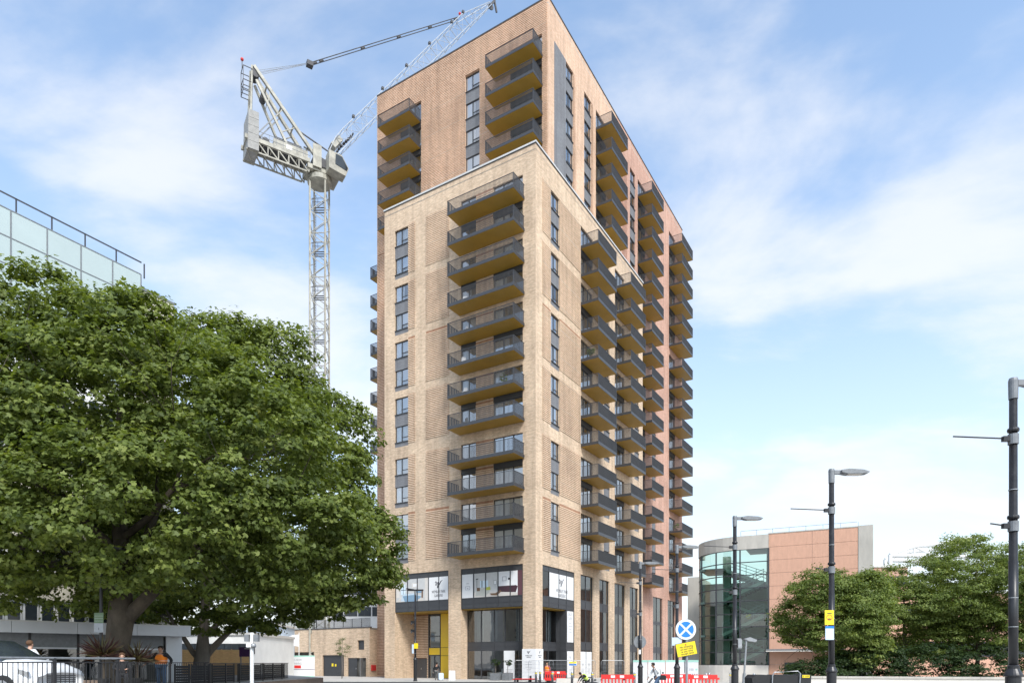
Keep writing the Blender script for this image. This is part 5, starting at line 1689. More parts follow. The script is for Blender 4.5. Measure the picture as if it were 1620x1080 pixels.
mb = MB(); mb.box(-0.28, 0.02, -0.14, -0.12, z0, z1, 'palebl'); n2_ = mb.build('notice', lamps[1]); n2_['label'] = 'blue framed notice with white sheet'
mb = MB(); mb.box(-0.28, 0.02, -0.145, -0.141, z1 - 0.08, z1, 'blue'); mb.box(-0.23, -0.03, -0.145, -0.141, z0 + 0.05, z1 - 0.1, 'white'); mb.build('sheet', n2_)
mb = MB(); mb.box(0.12, 0.30, -0.12, 0.12, zat(1024, 31.8), zat(1011, 31.8), 'greymetal'); mb.bar((0, 0, zat(1010, 31.8)), (0.3, 0, zat(1010, 31.8)), 0.04, 'greymetal'); mb.bar((0, 0, zat(1025, 31.8)), (0.3, 0, zat(1025, 31.8)), 0.04, 'greymetal'); mb.build('control_box', lamps[2])
mb = MB(); zc = zat(1014.5, 46.2)
mb.lathe([(0.45, -0.01), (0.45, 0.01)], 'lampgrey', 24); so = mb.build('round_sign', lamps[4], (0, 0.14, zc)); so.rotation_euler = (Q, 0, R(12))
mb = MB(); mb.box(-0.13, 0.0, -0.16, -0.11, zat(1034, 46.2), zat(1027, 46.2), 'white'); mb.build('box', lamps[4])
# lamp on the tower forecourt and one under the plane tree
fl = lamp_post('black forecourt lamp post with small cameras in front of the yellow entrance', at(657, 63.6, 0), 8.55, None, (), None, 2.2)
mb = MB(); mb.box(-0.75, 0.75, -0.12, 0.12, 8.45, 8.58, 'black'); mb.prism([(-0.85, 8.62), (-0.1, 8.5), (-0.1, 8.6), (-0.8, 8.7)], -0.14, 0.14, 'black'); mb.build('lamp_head', fl)
for z in (5.5, 4.7):
    mb = MB(); mb.box(-0.42, -0.1, -0.1, 0.1, z - 0.12, z + 0.14, 'black'); mb.tube([(-0.32, -0.1, z - 0.05), (-0.32, -0.18, z - 0.2)], 0.07, 'black', 8); mb.build('camera', fl)
mb = MB(); mb.box(-0.1, 0.28, -0.14, -0.12, 3.05, 3.55, 'signyellow'); mb.box(-0.3, -0.12, -0.12, -0.1, 2.6, 3.45, 'palebl'); mb.build('notice', fl)
zl = zat(868, 27.4)
pl = thing('lamp_post', 'black lamp post with green sign in front of the big forked trunk', 'lamp post', at(160, 27.4, TZ), 0)
mb = MB(); mb.lathe([(0.11, 0), (0.11, 1.0), (0.07, 1.05), (0.055, zl - TZ)], 'black', 14); mb.build('pole', pl)
mb = MB(); mb.prism([(0, zl - TZ), (0.35, zl - TZ + 0.1), (0.9, zl - TZ + 0.05), (0.9, zl - TZ - 0.03), (0.3, zl - TZ - 0.05)], -0.12, 0.12, 'black'); mb.build('lamp_head', pl)
M['signgreen'] = pm('sign_green', (0.13, 0.19, 0.10), 0.5, 0, 0.1, 3)
za, zb = zat(1000, 27.4) - TZ, zat(969, 27.4) - TZ
zm = za + (zb - za) * 0.48
mb = MB(); mb.box(-0.2, 0.17, -0.14, -0.11, zm, zb, 'signgreen'); mb.box(-0.2, 0.17, -0.14, -0.11, za, zm - 0.004, 'greymetal'); sg = mb.build('sign_plate', pl)
mb = MB(); mb.box(-0.02, 0.0, -0.145, -0.142, za + 0.1, za + 0.2, 'ink')
for i in range(3):
    mb.box(-0.18, 0.15, -0.145, -0.142, zm + 0.08 + 0.1 * i, zm + 0.085 + 0.1 * i, 'white')
mb.build('print', sg)
# white camera pole with boxes, purple sign
wp = thing('camera_pole', 'white pole with grey camera boxes at the terrace corner', 'pole', at(398.5, 26, 0), 0)
zt = zat(1000, 26)
mb = MB(); mb.tube([(0, 0, 0), (0, 0, zt)], 0.07, 'render', 12); mb.build('pole', wp)
for sx in (-1, 1):
    mb = MB(); mb.box(sx * 0.09, sx * 0.26, -0.1, 0.1, zt - 0.34, zt - 0.08, 'lampgrey'); mb.build('camera_box', wp)
mb = MB(); mb.ball((0.1, -0.1, zt - 0.5), 0.1, 'greymetal'); mb.box(-0.16, 0.02, -0.16, -0.04, zt - 0.56, zt - 0.42, 'white'); mb.build('camera', wp)
ps = thing('purple_sign', 'square purple sign on posts left of the white camera pole', 'sign', at(388, 45, TZ), 0)
za, zb = zat(1038, 45) - TZ, zat(1023, 45) - TZ
mb = MB(); mb.box(-0.4, 0.4, 0, 0.05, za, zb, 'purple'); pb_ = mb.build('plate', ps)
mb = MB(); mb.box(-0.05, 0.35, -0.006, -0.002, zb - 0.12, zb - 0.06, 'white'); mb.build('print', pb_)
for x in (-0.3, 0.3):
    mb = MB(); mb.bar((x, 0.03, 0), (x, 0.03, za), 0.06, 'lampgrey'); mb.build('post', ps)
# flag by the hoarding
fgp = thing('flag_pole', 'white promotional flag on a pole behind the mint hoarding', 'flag', at(473, 79.6, 0), 0)
zt = zat(1000, 79.6)
mb = MB(); mb.tube([(0, 0, 0), (0, 0, zt)], 0.05, 'render', 8); mb.build('pole', fgp)
mb = MB()
nx, nz = 9, 6
za, zb = zat(1022, 79.6), zat(1003, 79.6)
g_ = [[(-0.06 - 1.25 * i / nx, 0.12 * math.sin(i * 0.9) * i / nx, za + (zb - za) * j / nz - 0.25 * (i / nx) ** 2 + 0.5 * (1 - i / nx) * 0 + 0.3 * (i / nx) * (1 - j / nz)) for j in range(nz + 1)] for i in range(nx + 1)]
for i in range(nx):
    for j in range(nz):
        mb.poly([g_[i][j], g_[i + 1][j], g_[i + 1][j + 1], g_[i][j + 1]], 'white')
fo = mb.build('flag', fgp, smooth=True)
mb = MB()
for (x0, z0, x1, z1) in ((0.5, 0.75, 0.62, 0.4), (0.62, 0.4, 0.7, 0.62), (0.7, 0.62, 0.8, 0.36), (0.8, 0.36, 1.0, 0.85)):
    mb.bar((-0.06 - 1.0 * x0, -0.15, za + (zb - za) * z0 * 0.9), (-0.06 - 1.0 * x1, -0.15, za + (zb - za) * z1 * 0.9), 0.05, 'purple')
mb.build('logo', fo)

# ------------------------------------------------------------------ signs by the road
np_ = at(1086, 20.0, 0)
ns = thing('no_stopping_sign', 'round blue no stopping sign over a tilted yellow plate on a grey post', 'sign', np_, 0)
zt = zat(978, 20)
mb = MB(); mb.tube([(0.02, 0.05, 0), (0.02, 0.05, zt)], 0.038, 'greymetal', 12); mb.build('post', ns)
zc = zat(995, 20)
def disc(r0, r1, y_, mat, n=40, z_=0.0):
    m_ = MB()
    for i in range(n):
        a, b = 2 * math.pi * i / n, 2 * math.pi * (i + 1) / n
        m_.poly([(r_ * math.cos(t_), y_, z_ + r_ * math.sin(t_)) for r_, t_ in ((r0, a), (r1, a), (r1, b), (r0, b))], mat)
    return m_
m_ = MB(); m_.lathe([(0.30, -0.01), (0.30, 0.01)], 'white', 40); pl_ = m_.build('plate', ns, (-0.02, 0.0, zc)); pl_.rotation_euler = (Q, 0, 0)
def onp(m_, name, tilt=0):
    o = m_.build(name, ns, (-0.02, -0.012, zc)); o.rotation_euler = (0, tilt, 0); return o
onp(disc(0.0, 0.232, -0.002, 'blue'), 'blue_disc')
for ang in (45, -45):
    m_ = MB(); m_.box(-0.245, 0.245, -0.0055 - (0.001 if ang > 0 else 0), -0.004, -0.028, 0.028, 'white'); onp(m_, 'cross_bar', R(ang))
za, zb = zat(1039, 20), zat(1013, 20)
m_ = MB(); m_.box(-0.30, 0.30, -0.03, -0.012, -0.2, 0.2, 'ink'); yp = m_.build('yellow_plate', ns, (-0.01, 0.0, (za + zb) / 2)); yp.rotation_euler = (0, R(-11), 0)
m_ = MB(); m_.box(-0.288, 0.288, -0.034, -0.0305, -0.188, 0.188, 'signyellow'); m_.build('face', yp)
m_ = MB(); m_.box(-0.02, 0.02, -0.037, -0.035, 0.11, 0.15, 'redbox'); m_.build('mark', yp)
for i, s_ in enumerate(('No stopping', 'on taxi rank', 'at any time', 'except taxis')):
    text('lettering', s_, 0.085, 'ink', yp, (0.01, -0.037, 0.075 - 0.068 * i), xs=0.92)
m_ = MB(); m_.box(-0.42, -0.14, 0.02, 0.04, -0.12, 0.12, 'palebl'); m_.build('small_plate', ns, (0, 0, zat(1014, 20)))
lp_ = thing('small_lamp', 'slim leaning grey pole with small lamp head before the stair hall plinth', 'lamp post', at(1174, 26, 0), 0)
p0, p1 = Vector((0, 0, 0)), Vector((at(1181, 26).x - at(1174, 26).x, 0, zat(1009, 26)))
mb = MB(); mb.tube([p0, p0.lerp(p1, 0.5)], 0.06, 'greymetal', 10); mb.tube([p0.lerp(p1, 0.5), p1], 0.036, 'greymetal', 10); mb.build('pole', lp_)
mb = MB(); mb.prism([(p1.x - 0.1, p1.z - 0.02), (p1.x + 0.12, p1.z + 0.04), (p1.x + 0.38, p1.z - 0.06), (p1.x + 0.34, p1.z - 0.14), (p1.x + 0.05, p1.z - 0.1)], -0.08, 0.08, 'greymetal'); mb.build('lamp_head', lp_)

# ------------------------------------------------------------------ hoardings and barriers on the right street
xs_ = [1001, 1025, 1053, 1083, 1105]
for i, (a, b) in enumerate(zip(xs_, xs_[1:])):
    pa, pb_ = at(a + 0.6, 50 - 0.6 * i, 0), at(b - 0.6, 49.5 - 0.6 * i, 0)
    d = pb_ - pa
    o = thing('street_hoarding', ('leftmost', 'second', 'third', 'rightmost')[i] + ' white mint-topped site panel behind the red barriers', 'hoarding', pa, math.atan2(d.y, d.x), 'white site panels on the street')
    mb = MB(); mb.box(0, d.length, 0, 0.06, 0, 1.92, 'white'); mb.build('board', o)
    mb = MB(); mb.box(-0.005, d.length + 0.005, -0.01, 0.07, 1.78, 1.925, 'mint'); mb.build('top_band', o)
    if i == 3:
        text('lettering', '100', 0.24, 'greyink', o, (0.45, -0.006, 1.25))
        mb = MB()
        for k in range(5):
            mb.box(0.18 + 0.16 * k, 0.26 + 0.16 * k, -0.006, -0.002, 0.88, 0.96, 'greyink')
        mb.build('dots', o)
        mb = MB(); mb.box(0.75, 0.9, -0.006, -0.002, 1.2, 1.32, 'mint'); mb.build('mark', o)
    elif i == 1:
        mb = MB(); mb.box(1.0, 1.12, -0.006, -0.002, 0.95, 1.07, 'ink'); mb.build('mark', o)
BARM = None
def barrier(label, base, rz, group='red plastic barriers on the street'):
    """chapter-8 style barrier: frame, slots, two feet, white reflectors"""
    global BARM
    o = thing('plastic_barrier', label, 'barrier', base, rz, group)
    if BARM is None:
        b = MB(); W_, H_ = 2.0, 1.0
        b.box(0, W_, -0.03, 0.03, 0.72, H_, 'redpl'); b.box(0, W_, -0.03, 0.03, 0.2, 0.38, 'redpl'); b.box(0, W_, -0.025, 0.025, 0.38, 0.44, 'redpl')
        n = 9
        for i in range(n + 1):
            x = (W_ - 0.09) * i / n; b.box(x, x + 0.09, -0.025, 0.025, 0.44, 0.72, 'redpl')
        b.box(-0.12, 0.0, -0.04, 0.04, 0.3, 0.42, 'redpl'); b.box(W_, W_ + 0.12, -0.04, 0.04, 0.7, 0.82, 'redpl')
        f_ = MB(); f_.prism([(0.3, 0), (0.5, 0), (0.44, 0.2), (0.36, 0.2)], -0.35, 0.35, 'blackmatt')
        f2 = MB(); f2.prism([(1.5, 0), (1.7, 0), (1.64, 0.2), (1.56, 0.2)], -0.35, 0.35, 'blackmatt')
        r1 = MB(); r1.box(0.6, 0.86, -0.036, -0.032, 0.8, 0.95, 'white')
        r2 = MB(); r2.box(1.16, 1.42, -0.036, -0.032, 0.8, 0.95, 'white')
        BARM = (b.mesh('panel'), f_.mesh('foot'), f2.mesh('foot'), r1.mesh('reflector'), r2.mesh('reflector'))
    for nme, me in zip(('panel', 'foot', 'foot', 'reflector', 'reflector'), BARM):
        link(nme, me, o)
    return o
barrier('red plastic barrier standing alone left of the round-sign lamp post', at(951, 42.5, 0), R(-4))
barrier('red plastic barrier partly hidden behind the walking person', at(1046, 44, 0), R(6))
barrier('red plastic barrier at the right end below the site panels', at(1082, 42, 0), R(-10))
barrier('red plastic barrier beside the white corner pier boards', at(862, 58.5, 0), R(24))
for (px, dep, rz, lab) in ((812, 62.0, 8, 'fallen red barrier lying left of the white pier boards'),):
    o = barrier(lab, at(px, dep, 0.18), R(rz)); o.rotation_euler = (R(84), 0, R(rz))
SFM = None
def steel_fence(label, base, rz):
    global SFM
    o = thing('crowd_barrier', label, 'barrier', base, rz, 'steel crowd barriers by the tower corner')
    if SFM is None:
        f_ = MB(); W_ = 2.3
        pts = [(0.1, 0, 0.15), (0.0, 0, 0.3), (0, 0, 1.8), (0.12, 0, 1.95), (W_ - 0.12, 0, 1.95), (W_, 0, 1.8), (W_, 0, 0.3), (W_ - 0.1, 0, 0.15), (0.1, 0, 0.15)]
        f_.tube(pts, 0.024, 'greymetal', 8)
        b_ = MB()
        for i in range(1, 20):
            b_.tube([(W_ * i / 20, 0, 0.15), (W_ * i / 20, 0, 1.95)], 0.005, 'greymetal', 4, False)
        for j in range(1, 5):
            b_.tube([(0, 0, 0.15 + 0.36 * j), (W_, 0, 0.15 + 0.36 * j)], 0.006, 'greymetal', 4, False)
        ft = MB(); ft.box(0.0, 0.1, -0.3, 0.3, 0.0, 0.14, 'blackmatt'); ft2 = MB(); ft2.box(W_ - 0.1, W_, -0.3, 0.3, 0.0, 0.14, 'blackmatt')
        SFM = (f_.mesh('frame'), b_.mesh('mesh_infill'), ft.mesh('foot'), ft2.mesh('foot'))
    for nme, me in zip(('frame', 'mesh_infill', 'foot', 'foot'), SFM):
        c_ = link(nme, me, o)
        if nme == 'mesh_infill': c_['kind'] = 'stuff'
    return o
for px, dep, rz, lab in ((814, 63.0, 6, 'steel mesh fence panel left of the pier boards'), (836, 62.6, 2, 'steel mesh fence panel passing in front of the pier boards'), (869, 64.2, -4, 'steel mesh fence panel just right of the pier boards'), (905, 65.2, 6, 'steel mesh fence panel beside the slot windows'), (951, 66.5, 3, 'steel mesh fence panel behind the lone red barrier')):
    steel_fence(lab, at(px, dep, 0), R(rz))
fs = thing('site_notice', 'small blue and yellow notice on the steel fence by the slot windows', 'sign', at(900, 64.4, 0), 0)
mb = MB(); mb.box(0, 0.75, 0, 0.02, 1.45, 1.85, 'white'); mb.build('plate', fs)
mb = MB(); mb.box(0.03, 0.72, -0.008, -0.002, 1.66, 1.83, 'signyellow'); mb.box(0.03, 0.72, -0.008, -0.002, 1.48, 1.63, 'blue'); mb.build('print', fs)
# steel bollards
BOL = None
for i, (px, dep, lab) in enumerate(((848, 54.5, 'steel bollard directly before the white pier boards'), (854.5, 55.5, 'steel bollard just right of the one before the pier boards'), (874, 52, 'steel bollard in front of the red barrier by the pier'), (905, 50, 'steel bollard below the blue and yellow notice'), (937, 48.5, 'steel bollard left of the lone red barrier'), (1004, 47.5, 'steel bollard right of the lone red barrier'), (1117, 44, 'left of two bollards with yellow tops before the stair hall plinth'), (1122, 44.8, 'right of two bollards with yellow tops before the stair hall plinth'), (1156, 46, 'steel bollard hidden beside the lamp before the stair hall'), (1193, 43, 'steel bollard left of the black bins'))):
    o = thing('bollard', lab, 'bollard', at(px, dep, 0), 0, 'steel bollards along the kerb')
    if BOL is None:
        b = MB(); b.lathe([(0.09, 0), (0.09, 1.02), (0.08, 1.05), (0.0, 1.06)], 'steel', 16)
        r1 = MB(); r1.lathe([(0.093, 0.86), (0.093, 0.94)], 'signyellow', 16)
        BOL = (b.mesh('post', True), r1.mesh('band'))
    link('post', BOL[0], o); link('band', BOL[1], o)
# planters and A-board at the tower
for px, lab in ((784, 'left of the two square planters with small round tree by the tower glass'), (803, 'right of the two square planters with small round tree by the tower glass')):
    b_ = at(px, 66.6, 0)
    o = thing('planter', lab, 'planter', b_, -TH + 0.05, 'square planters at the entrance')
    mb = MB(); mb.box(-0.4, 0.4, -0.4, 0.4, 0.03, 0.72, 'lampgrey'); mb.build('pot', o)
    mb = MB(); mb.box(-0.36, 0.36, -0.36, 0.36, 0.72, 0.74, 'bark'); mb.build('soil', o)
    mb = MB(); mb.tube([(0, 0, 0.72), (0.02, 0, 1.5)], 0.03, 'bark2', 8); mb.build('stem', o)
    cl, dr_ = crown_clumps([((0, 0, 1.72), (0.5, 0.5, 0.33))], 26)
    pos, nrm, sz, tint = foliage(cl, dr_, 40, 0.16, 0.09, flat=0.8)
    link('crown', leaf_mesh('crown', pos, nrm, sz, tint, 'leafD', 'oval'), o)
o = thing('a_board', 'white pavement A-board beside the middle brick pier', 'sign', at(715.5, 66.9, 0), R(-12))
mb = MB(); ax = Matrix.Rotation(R(-9), 3, 'X'); mb.obox((0, -0.12, 0.48), ax, 0.3, 0.015, 0.48, 'white'); mb.build('front_panel', o)
mb = MB(); ax = Matrix.Rotation(R(9), 3, 'X'); mb.obox((0, 0.06, 0.48), ax, 0.3, 0.015, 0.48, 'white'); mb.build('rear_panel', o)
# black commercial bins with a tube frame, right
o = thing('black_bins', 'pair of black sloping bin lids with steel tube frame and yellow tag', 'bin', at(1190, 23, 0), R(-3))
for x0, x1 in ((0, 0.62), (0.68, 1.55)):
    mb = MB(); mb.prism([(x0 + 0.06, 0.0), (x1 - 0.04, 0.0), (x1, 1.28), (x1 - 0.06, 1.33), (x0 + 0.1, 1.33), (x0, 1.22)], 0.0, 0.9, 'blackmatt'); mb.build('bin_body', o)
mb = MB(); mb.prism([(1.58, 0.0), (1.9, 0.0), (1.96, 1.28), (1.9, 1.36), (1.68, 1.36), (1.6, 1.25)], 0.0, 0.9, 'blackmatt'); mb.build('bin_body', o)
mb = MB(); mb.tube([(0.6, -0.05, 0), (0.66, -0.05, 1.3), (0.72, -0.05, 1.42), (1.5, -0.05, 1.46), (1.58, -0.05, 1.38), (1.5, -0.05, 0)], 0.022, 'greymetal', 8); mb.build('tube_frame', o)
mb = MB(); mb.box(1.66, 1.9, -0.01, -0.003, 1.24, 1.33, 'signyellow'); yt = mb.build('tag_plate', o)
text('lettering', 'E 1209', 0.07, 'ink', yt, (1.78, -0.013, 1.285))

# ------------------------------------------------------------------ white car behind the guard railing
hd2 = Vector((0.985, -0.17, 0)).normalized()
fcn = at(92, 18.9, TZ)
cc = fcn - hd2 * 2.2
car = thing('parked_car', 'white SUV with dark windscreen parked behind the guard railing', 'car', (cc.x, cc.y, TZ), math.atan2(hd2.y, hd2.x))
car.scale = (1.05, 1.05, 1.08)
M['carpaint'] = pm('white_car_paint', (0.78, 0.79, 0.80), 0.18, 0, 0.02, 1)
M['rubber'] = pm('tyre_rubber', (0.02, 0.02, 0.02), 0.85, 0, 0.2, 6)
# cross-sections along the length: x, half width low, half width at the waist, waist z, top half width, top z
SEC_ = [(-2.15, 0.70, 0.78, 0.80, 0.55, 0.98), (-2.05, 0.82, 0.86, 0.92, 0.62, 1.30), (-1.5, 0.86, 0.90, 0.96, 0.66, 1.50), (-0.6, 0.87, 0.91, 0.96, 0.68, 1.58), (0.2, 0.87, 0.91, 0.95, 0.67, 1.54), (0.75, 0.87, 0.91, 0.95, 0.72, 1.26), (1.15, 0.87, 0.90, 0.94, 0.78, 1.04), (1.7, 0.86, 0.88, 0.86, 0.72, 0.97), (2.0, 0.82, 0.82, 0.78, 0.66, 0.86), (2.2, 0.70, 0.72, 0.62, 0.55, 0.70)]
mb = MB()
rings = []
for x, a, b, zw, c, zt in SEC_:
    base_ = 0.22 if abs(x) < 2.1 else 0.34
    ring = [(x, -a, base_), (x, -b, (base_ + zw) / 2), (x, -b, zw), (x, -c, zt - 0.05), (x, -c * 0.8, zt), (x, 0, zt + 0.02), (x, c * 0.8, zt), (x, c, zt - 0.05), (x, b, zw), (x, b, (base_ + zw) / 2), (x, a, base_)]
    k = len(mb.v); mb.v += ring; rings.append(k)
gi, bi = mb.mi('carpaint'), mb.mi('darkglass')
for si, (r0, r1) in enumerate(zip(rings, rings[1:])):
    for j in range(10):
        mb.f.append((r0 + j, r1 + j, r1 + j + 1, r0 + j + 1))
        side = j in (2, 7) and 1 <= si <= 4
        screen = j in (3, 4, 5, 6) and si in (4, 5)
        mb.m.append(bi if side or screen else gi)
for r0 in (rings[0], rings[-1]):
    mb.f.append(tuple(r0 + j for j in range(11))); mb.m.append(gi)
mb.build('body', car, smooth=True)
for sx in (-1.3, 1.35):
    for sy in (-0.84, 0.84):
        mb = MB(); mb.tube([(0, -0.1, 0), (0, 0.1, 0)], 0.33, 'rubber', 20); wo = mb.build('wheel', car, (sx, sy, 0.33))
        mb = MB(); mb.tube([(0, -0.112, 0), (0, 0.112, 0)], 0.21, 'greymetal', 14); mb.build('rim', wo)
for sy in (-1, 1):
    mb = MB(); mb.prism([(1.72, 0.70), (2.08, 0.62), (2.04, 0.74), (1.74, 0.82)], sy * 0.60, sy * 0.868, 'steel'); mb.build('headlight', car)
    mb = MB(); mb.box(0.55, 0.75, sy * 0.93, sy * 1.1, 0.98, 1.12, 'carpaint'); mb.build('wing_mirror', car)
mb = MB()
for k in range(5):
    mb.box(2.15, 2.215, -0.45, 0.45, 0.42 + 0.05 * k, 0.445 + 0.05 * k, 'black')
mb.build('grille', car)
mb = MB(); mb.box(2.2, 2.225, -0.26, 0.26, 0.34, 0.40, 'white'); mb.build('number_plate', car)

# ------------------------------------------------------------------ people
def skin(name, joints, edges, radii, mat, parent, root=0, sub=2):
    """smooth skinned figure grown over a skeleton"""
    me = bpy.data.meshes.new(name)
    me.from_pydata([tuple(j) for j in joints], edges, [])
    me.materials.append(mat)
    o = link(name, me, parent)
    m_ = o.modifiers.new('skin', 'SKIN'); m_.use_smooth_shade = True
    lay = me.skin_vertices[0].data
    for i, r_ in enumerate(radii):
        lay[i].radius = (r_, r_) if not isinstance(r_, tuple) else r_
        lay[i].use_root = (i == root)
    s_ = o.modifiers.new('sub', 'SUBSURF'); s_.levels = sub; s_.render_levels = sub
    return o
SKIN = {k: pm('skin_' + k, c, 0.55, 0, 0.06, 6) for k, c in dict(light=(0.52, 0.31, 0.22), dark=(0.16, 0.085, 0.055), mid=(0.36, 0.20, 0.13)).items()}
CL = {k: pm('cloth_' + k, c, 0.85, 0, 0.14, 9, 0.2) for k, c in dict(black=(0.016, 0.016, 0.018), denim=(0.07, 0.12, 0.20), white=(0.72, 0.72, 0.72), orange=(0.95, 0.24, 0.02), lime=(0.62, 0.85, 0.05), grey=(0.16, 0.16, 0.155), hair=(0.02, 0.014, 0.010), brownhair=(0.10, 0.05, 0.025), pink=(0.35, 0.10, 0.12), shoe=(0.03, 0.03, 0.03), trainer=(0.55, 0.55, 0.55)).items()}
CL['silver'] = pm('reflective_band', (0.66, 0.67, 0.66), 0.35, 0.3, 0.05, 8)
def person(label, base, rz, pose, skin_, top, legs, hair='hair', shoe='shoe', group=None, vest=None, hat=None):
    """pose: dict of joint positions (metres, facing -y, feet at z=0)"""
    o = thing('person', label, 'person', base, rz, group)
    P = {k: Vector(v) for k, v in pose.items()}
    J, E_, Rr = [], [], []
    ix = {}
    def add(k, p, r_, par=None):
        ix[k] = len(J); J.append(Vector(p)); Rr.append(r_)
        if par: E_.append((ix[par], ix[k]))
    add('pelvis', P['pelvis'], (0.145, 0.10)); add('waist', P['pelvis'].lerp(P['chest'], 0.5), (0.13, 0.095), 'pelvis'); add('chest', P['chest'], (0.16, 0.11), 'waist')
    add('neck', P['neck'], 0.055, 'chest')
    hd_ = P['head']; nk = P['neck']; upv = (hd_ - nk).normalized()
    fwd = P.get('look', Vector((0, -1, 0))).normalized()
    add('jaw', nk + upv * 0.07 + fwd * 0.025, 0.066, 'neck'); add('face', hd_ + fwd * 0.015, (0.082, 0.092), 'jaw'); add('crown', hd_ + upv * 0.075 - fwd * 0.01, 0.075, 'face')
    add('nose', hd_ + fwd * 0.108 - upv * 0.02, 0.014, 'face')
    for s_ in ('l', 'r'):
        add('sh' + s_, P['sh' + s_], 0.062, 'chest'); add('el' + s_, P['el' + s_], 0.042, 'sh' + s_); add('wr' + s_, P['wr' + s_], 0.028, 'el' + s_)
        hv = (P['wr' + s_] - P['el' + s_]).normalized(); sd = hv.cross(Vector((0, 0, 1)))
        sd = sd.normalized() if sd.length > 0.1 else Vector((0, 1, 0))
        add('pa' + s_, P['wr' + s_] + hv * 0.075, (0.036, 0.02), 'wr' + s_)
        for f_, (oo, ln) in enumerate(((-0.03, 0.065), (-0.01, 0.08), (0.012, 0.075), (0.032, 0.055))):
            a = P['wr' + s_] + hv * (0.1 + ln * 0.5) + sd * oo; b = P['wr' + s_] + hv * (0.1 + ln * 0.85) + sd * oo + fwd * 0.02 - Vector((0, 0, 0.012))
            add('f%d%s' % (f_, s_), a, 0.0095, 'pa' + s_); add('g%d%s' % (f_, s_), b, 0.008, 'f%d%s' % (f_, s_))
        add('th' + s_, P['wr' + s_] + hv * 0.075 - sd * 0.055 + fwd * 0.02, 0.011, 'pa' + s_)
        add('hip' + s_, P['hip' + s_], 0.088, 'pelvis'); add('kn' + s_, P['kn' + s_], 0.06, 'hip' + s_); add('an' + s_, P['an' + s_], 0.04, 'kn' + s_)
        fd = P.get('foot', Vector((0, -1, 0))).normalized()
        add('to' + s_, P['an' + s_] + fd * 0.16 - Vector((0, 0, 0.05)), 0.034, 'an' + s_)
    skin('body', J, E_, Rr, SKIN[skin_], o)
    def sub(name, keys, edges, rad, mat, root=0, lv=2):
        skin(name, [J[ix[k]] if isinstance(k, str) else k for k in keys], edges, rad, CL[mat], o, root, lv)
    sub('top', ['pelvis', 'waist', 'chest', 'shl', 'ell', 'wrl', 'shr', 'elr', 'wrr', J[ix['chest']].lerp(J[ix['neck']], 0.6)], [(0, 1), (1, 2), (2, 3), (3, 4), (4, 5), (2, 6), (6, 7), (7, 8), (2, 9)], [(0.165, 0.125), (0.155, 0.12), (0.185, 0.135), 0.08, 0.058, 0.042, 0.08, 0.058, 0.042, 0.075], top)
    sub('trousers', ['pelvis', 'hipl', 'knl', 'anl', 'hipr', 'knr', 'anr'], [(0, 1), (1, 2), (2, 3), (0, 4), (4, 5), (5, 6)], [(0.16, 0.118), 0.105, 0.076, 0.062, 0.105, 0.076, 0.062], legs)
    for s_ in ('l', 'r'):
        a = J[ix['an' + s_]]; sub('shoe', [a - Vector((0, 0, 0.035)) - fd * 0.04, a + fd * 0.08 - Vector((0, 0, 0.045)), a + fd * 0.17 - Vector((0, 0, 0.055))], [(0, 1), (1, 2)], [0.05, 0.05, 0.038], shoe)
    hc = J[ix['crown']]
    mb = MB(); mb.ball(hc - fwd * 0.022 - upv * 0.02, 0.108, CL[hat or hair], 12, (1.0, 1.06, 0.92))
    for k in range(len(mb.v)):
        v = Vector(mb.v[k]); dv = v - hc
        if dv.dot(fwd) > 0.045 and dv.dot(upv) < 0.02:
            v = v - fwd * (dv.dot(fwd) - 0.02); mb.v[k] = tuple(v)
    mb.build('hat' if hat else 'hair', o, smooth=True)
    mb = MB(); sdv = fwd.cross(upv)
    for s_ in (-1, 1):
        mb.ball(hd_ + fwd * 0.089 + sdv * 0.031 * s_ + upv * 0.012, 0.011, CL['hair'], 6)
    mb.build('eyes', o)
    mb = MB(); mb.ball(hd_ + fwd * 0.088 - upv * 0.062, 0.022, CL['pink'], 6, (1, 0.5, 0.35)); mb.build('mouth', o)
    for s_ in (-1, 1):
        mb = MB(); mb.ball(hd_ + sdv * 0.088 * s_ - fwd * 0.005, 0.026, SKIN[skin_], 6, (0.5, 0.8, 1.2)); mb.build('ear', o, smooth=True)
    if vest:
        c_, w2, p_ = J[ix['chest']], J[ix['waist']], J[ix['pelvis']]
        sub('vest', [p_ + Vector((0, 0, -0.02)), w2, c_, c_.lerp(J[ix['shl']], 0.62) + Vector((0, 0, 0.035)), c_.lerp(J[ix['shr']], 0.62) + Vector((0, 0, 0.035))], [(0, 1), (1, 2), (2, 3), (2, 4)], [(0.235, 0.20), (0.225, 0.19), (0.25, 0.20), 0.12, 0.12], vest)
        for q0, q1, r_ in ((0.42, 0.54, 0.262), (0.05, 0.17, 0.268)):
            a, b = p_.lerp(c_, q0), p_.lerp(c_, q1)
            sub('reflective_band', [a, a.lerp(b, 0.5), b], [(0, 1), (1, 2)], [(r_, r_ * 0.82)] * 3, 'silver', 0, 1)
    return o
STAND = dict(pelvis=(0, 0, 0.94), chest=(0, 0, 1.32), neck=(0, 0, 1.50), head=(0, -0.02, 1.64), shl=(0.19, 0, 1.42), shr=(-0.19, 0, 1.42), ell=(0.29, 0.05, 1.14), elr=(-0.29, 0.05, 1.14), wrl=(0.26, -0.12, 0.93), wrr=(-0.26, -0.12, 0.93), hipl=(0.1, 0, 0.90), hipr=(-0.1, 0, 0.90), knl=(0.11, -0.02, 0.49), knr=(-0.11, -0.02, 0.49), anl=(0.12, 0.03, 0.08), anr=(-0.12, 0.03, 0.08))
def pose(**k):
    d = dict(STAND); d.update(k); return d
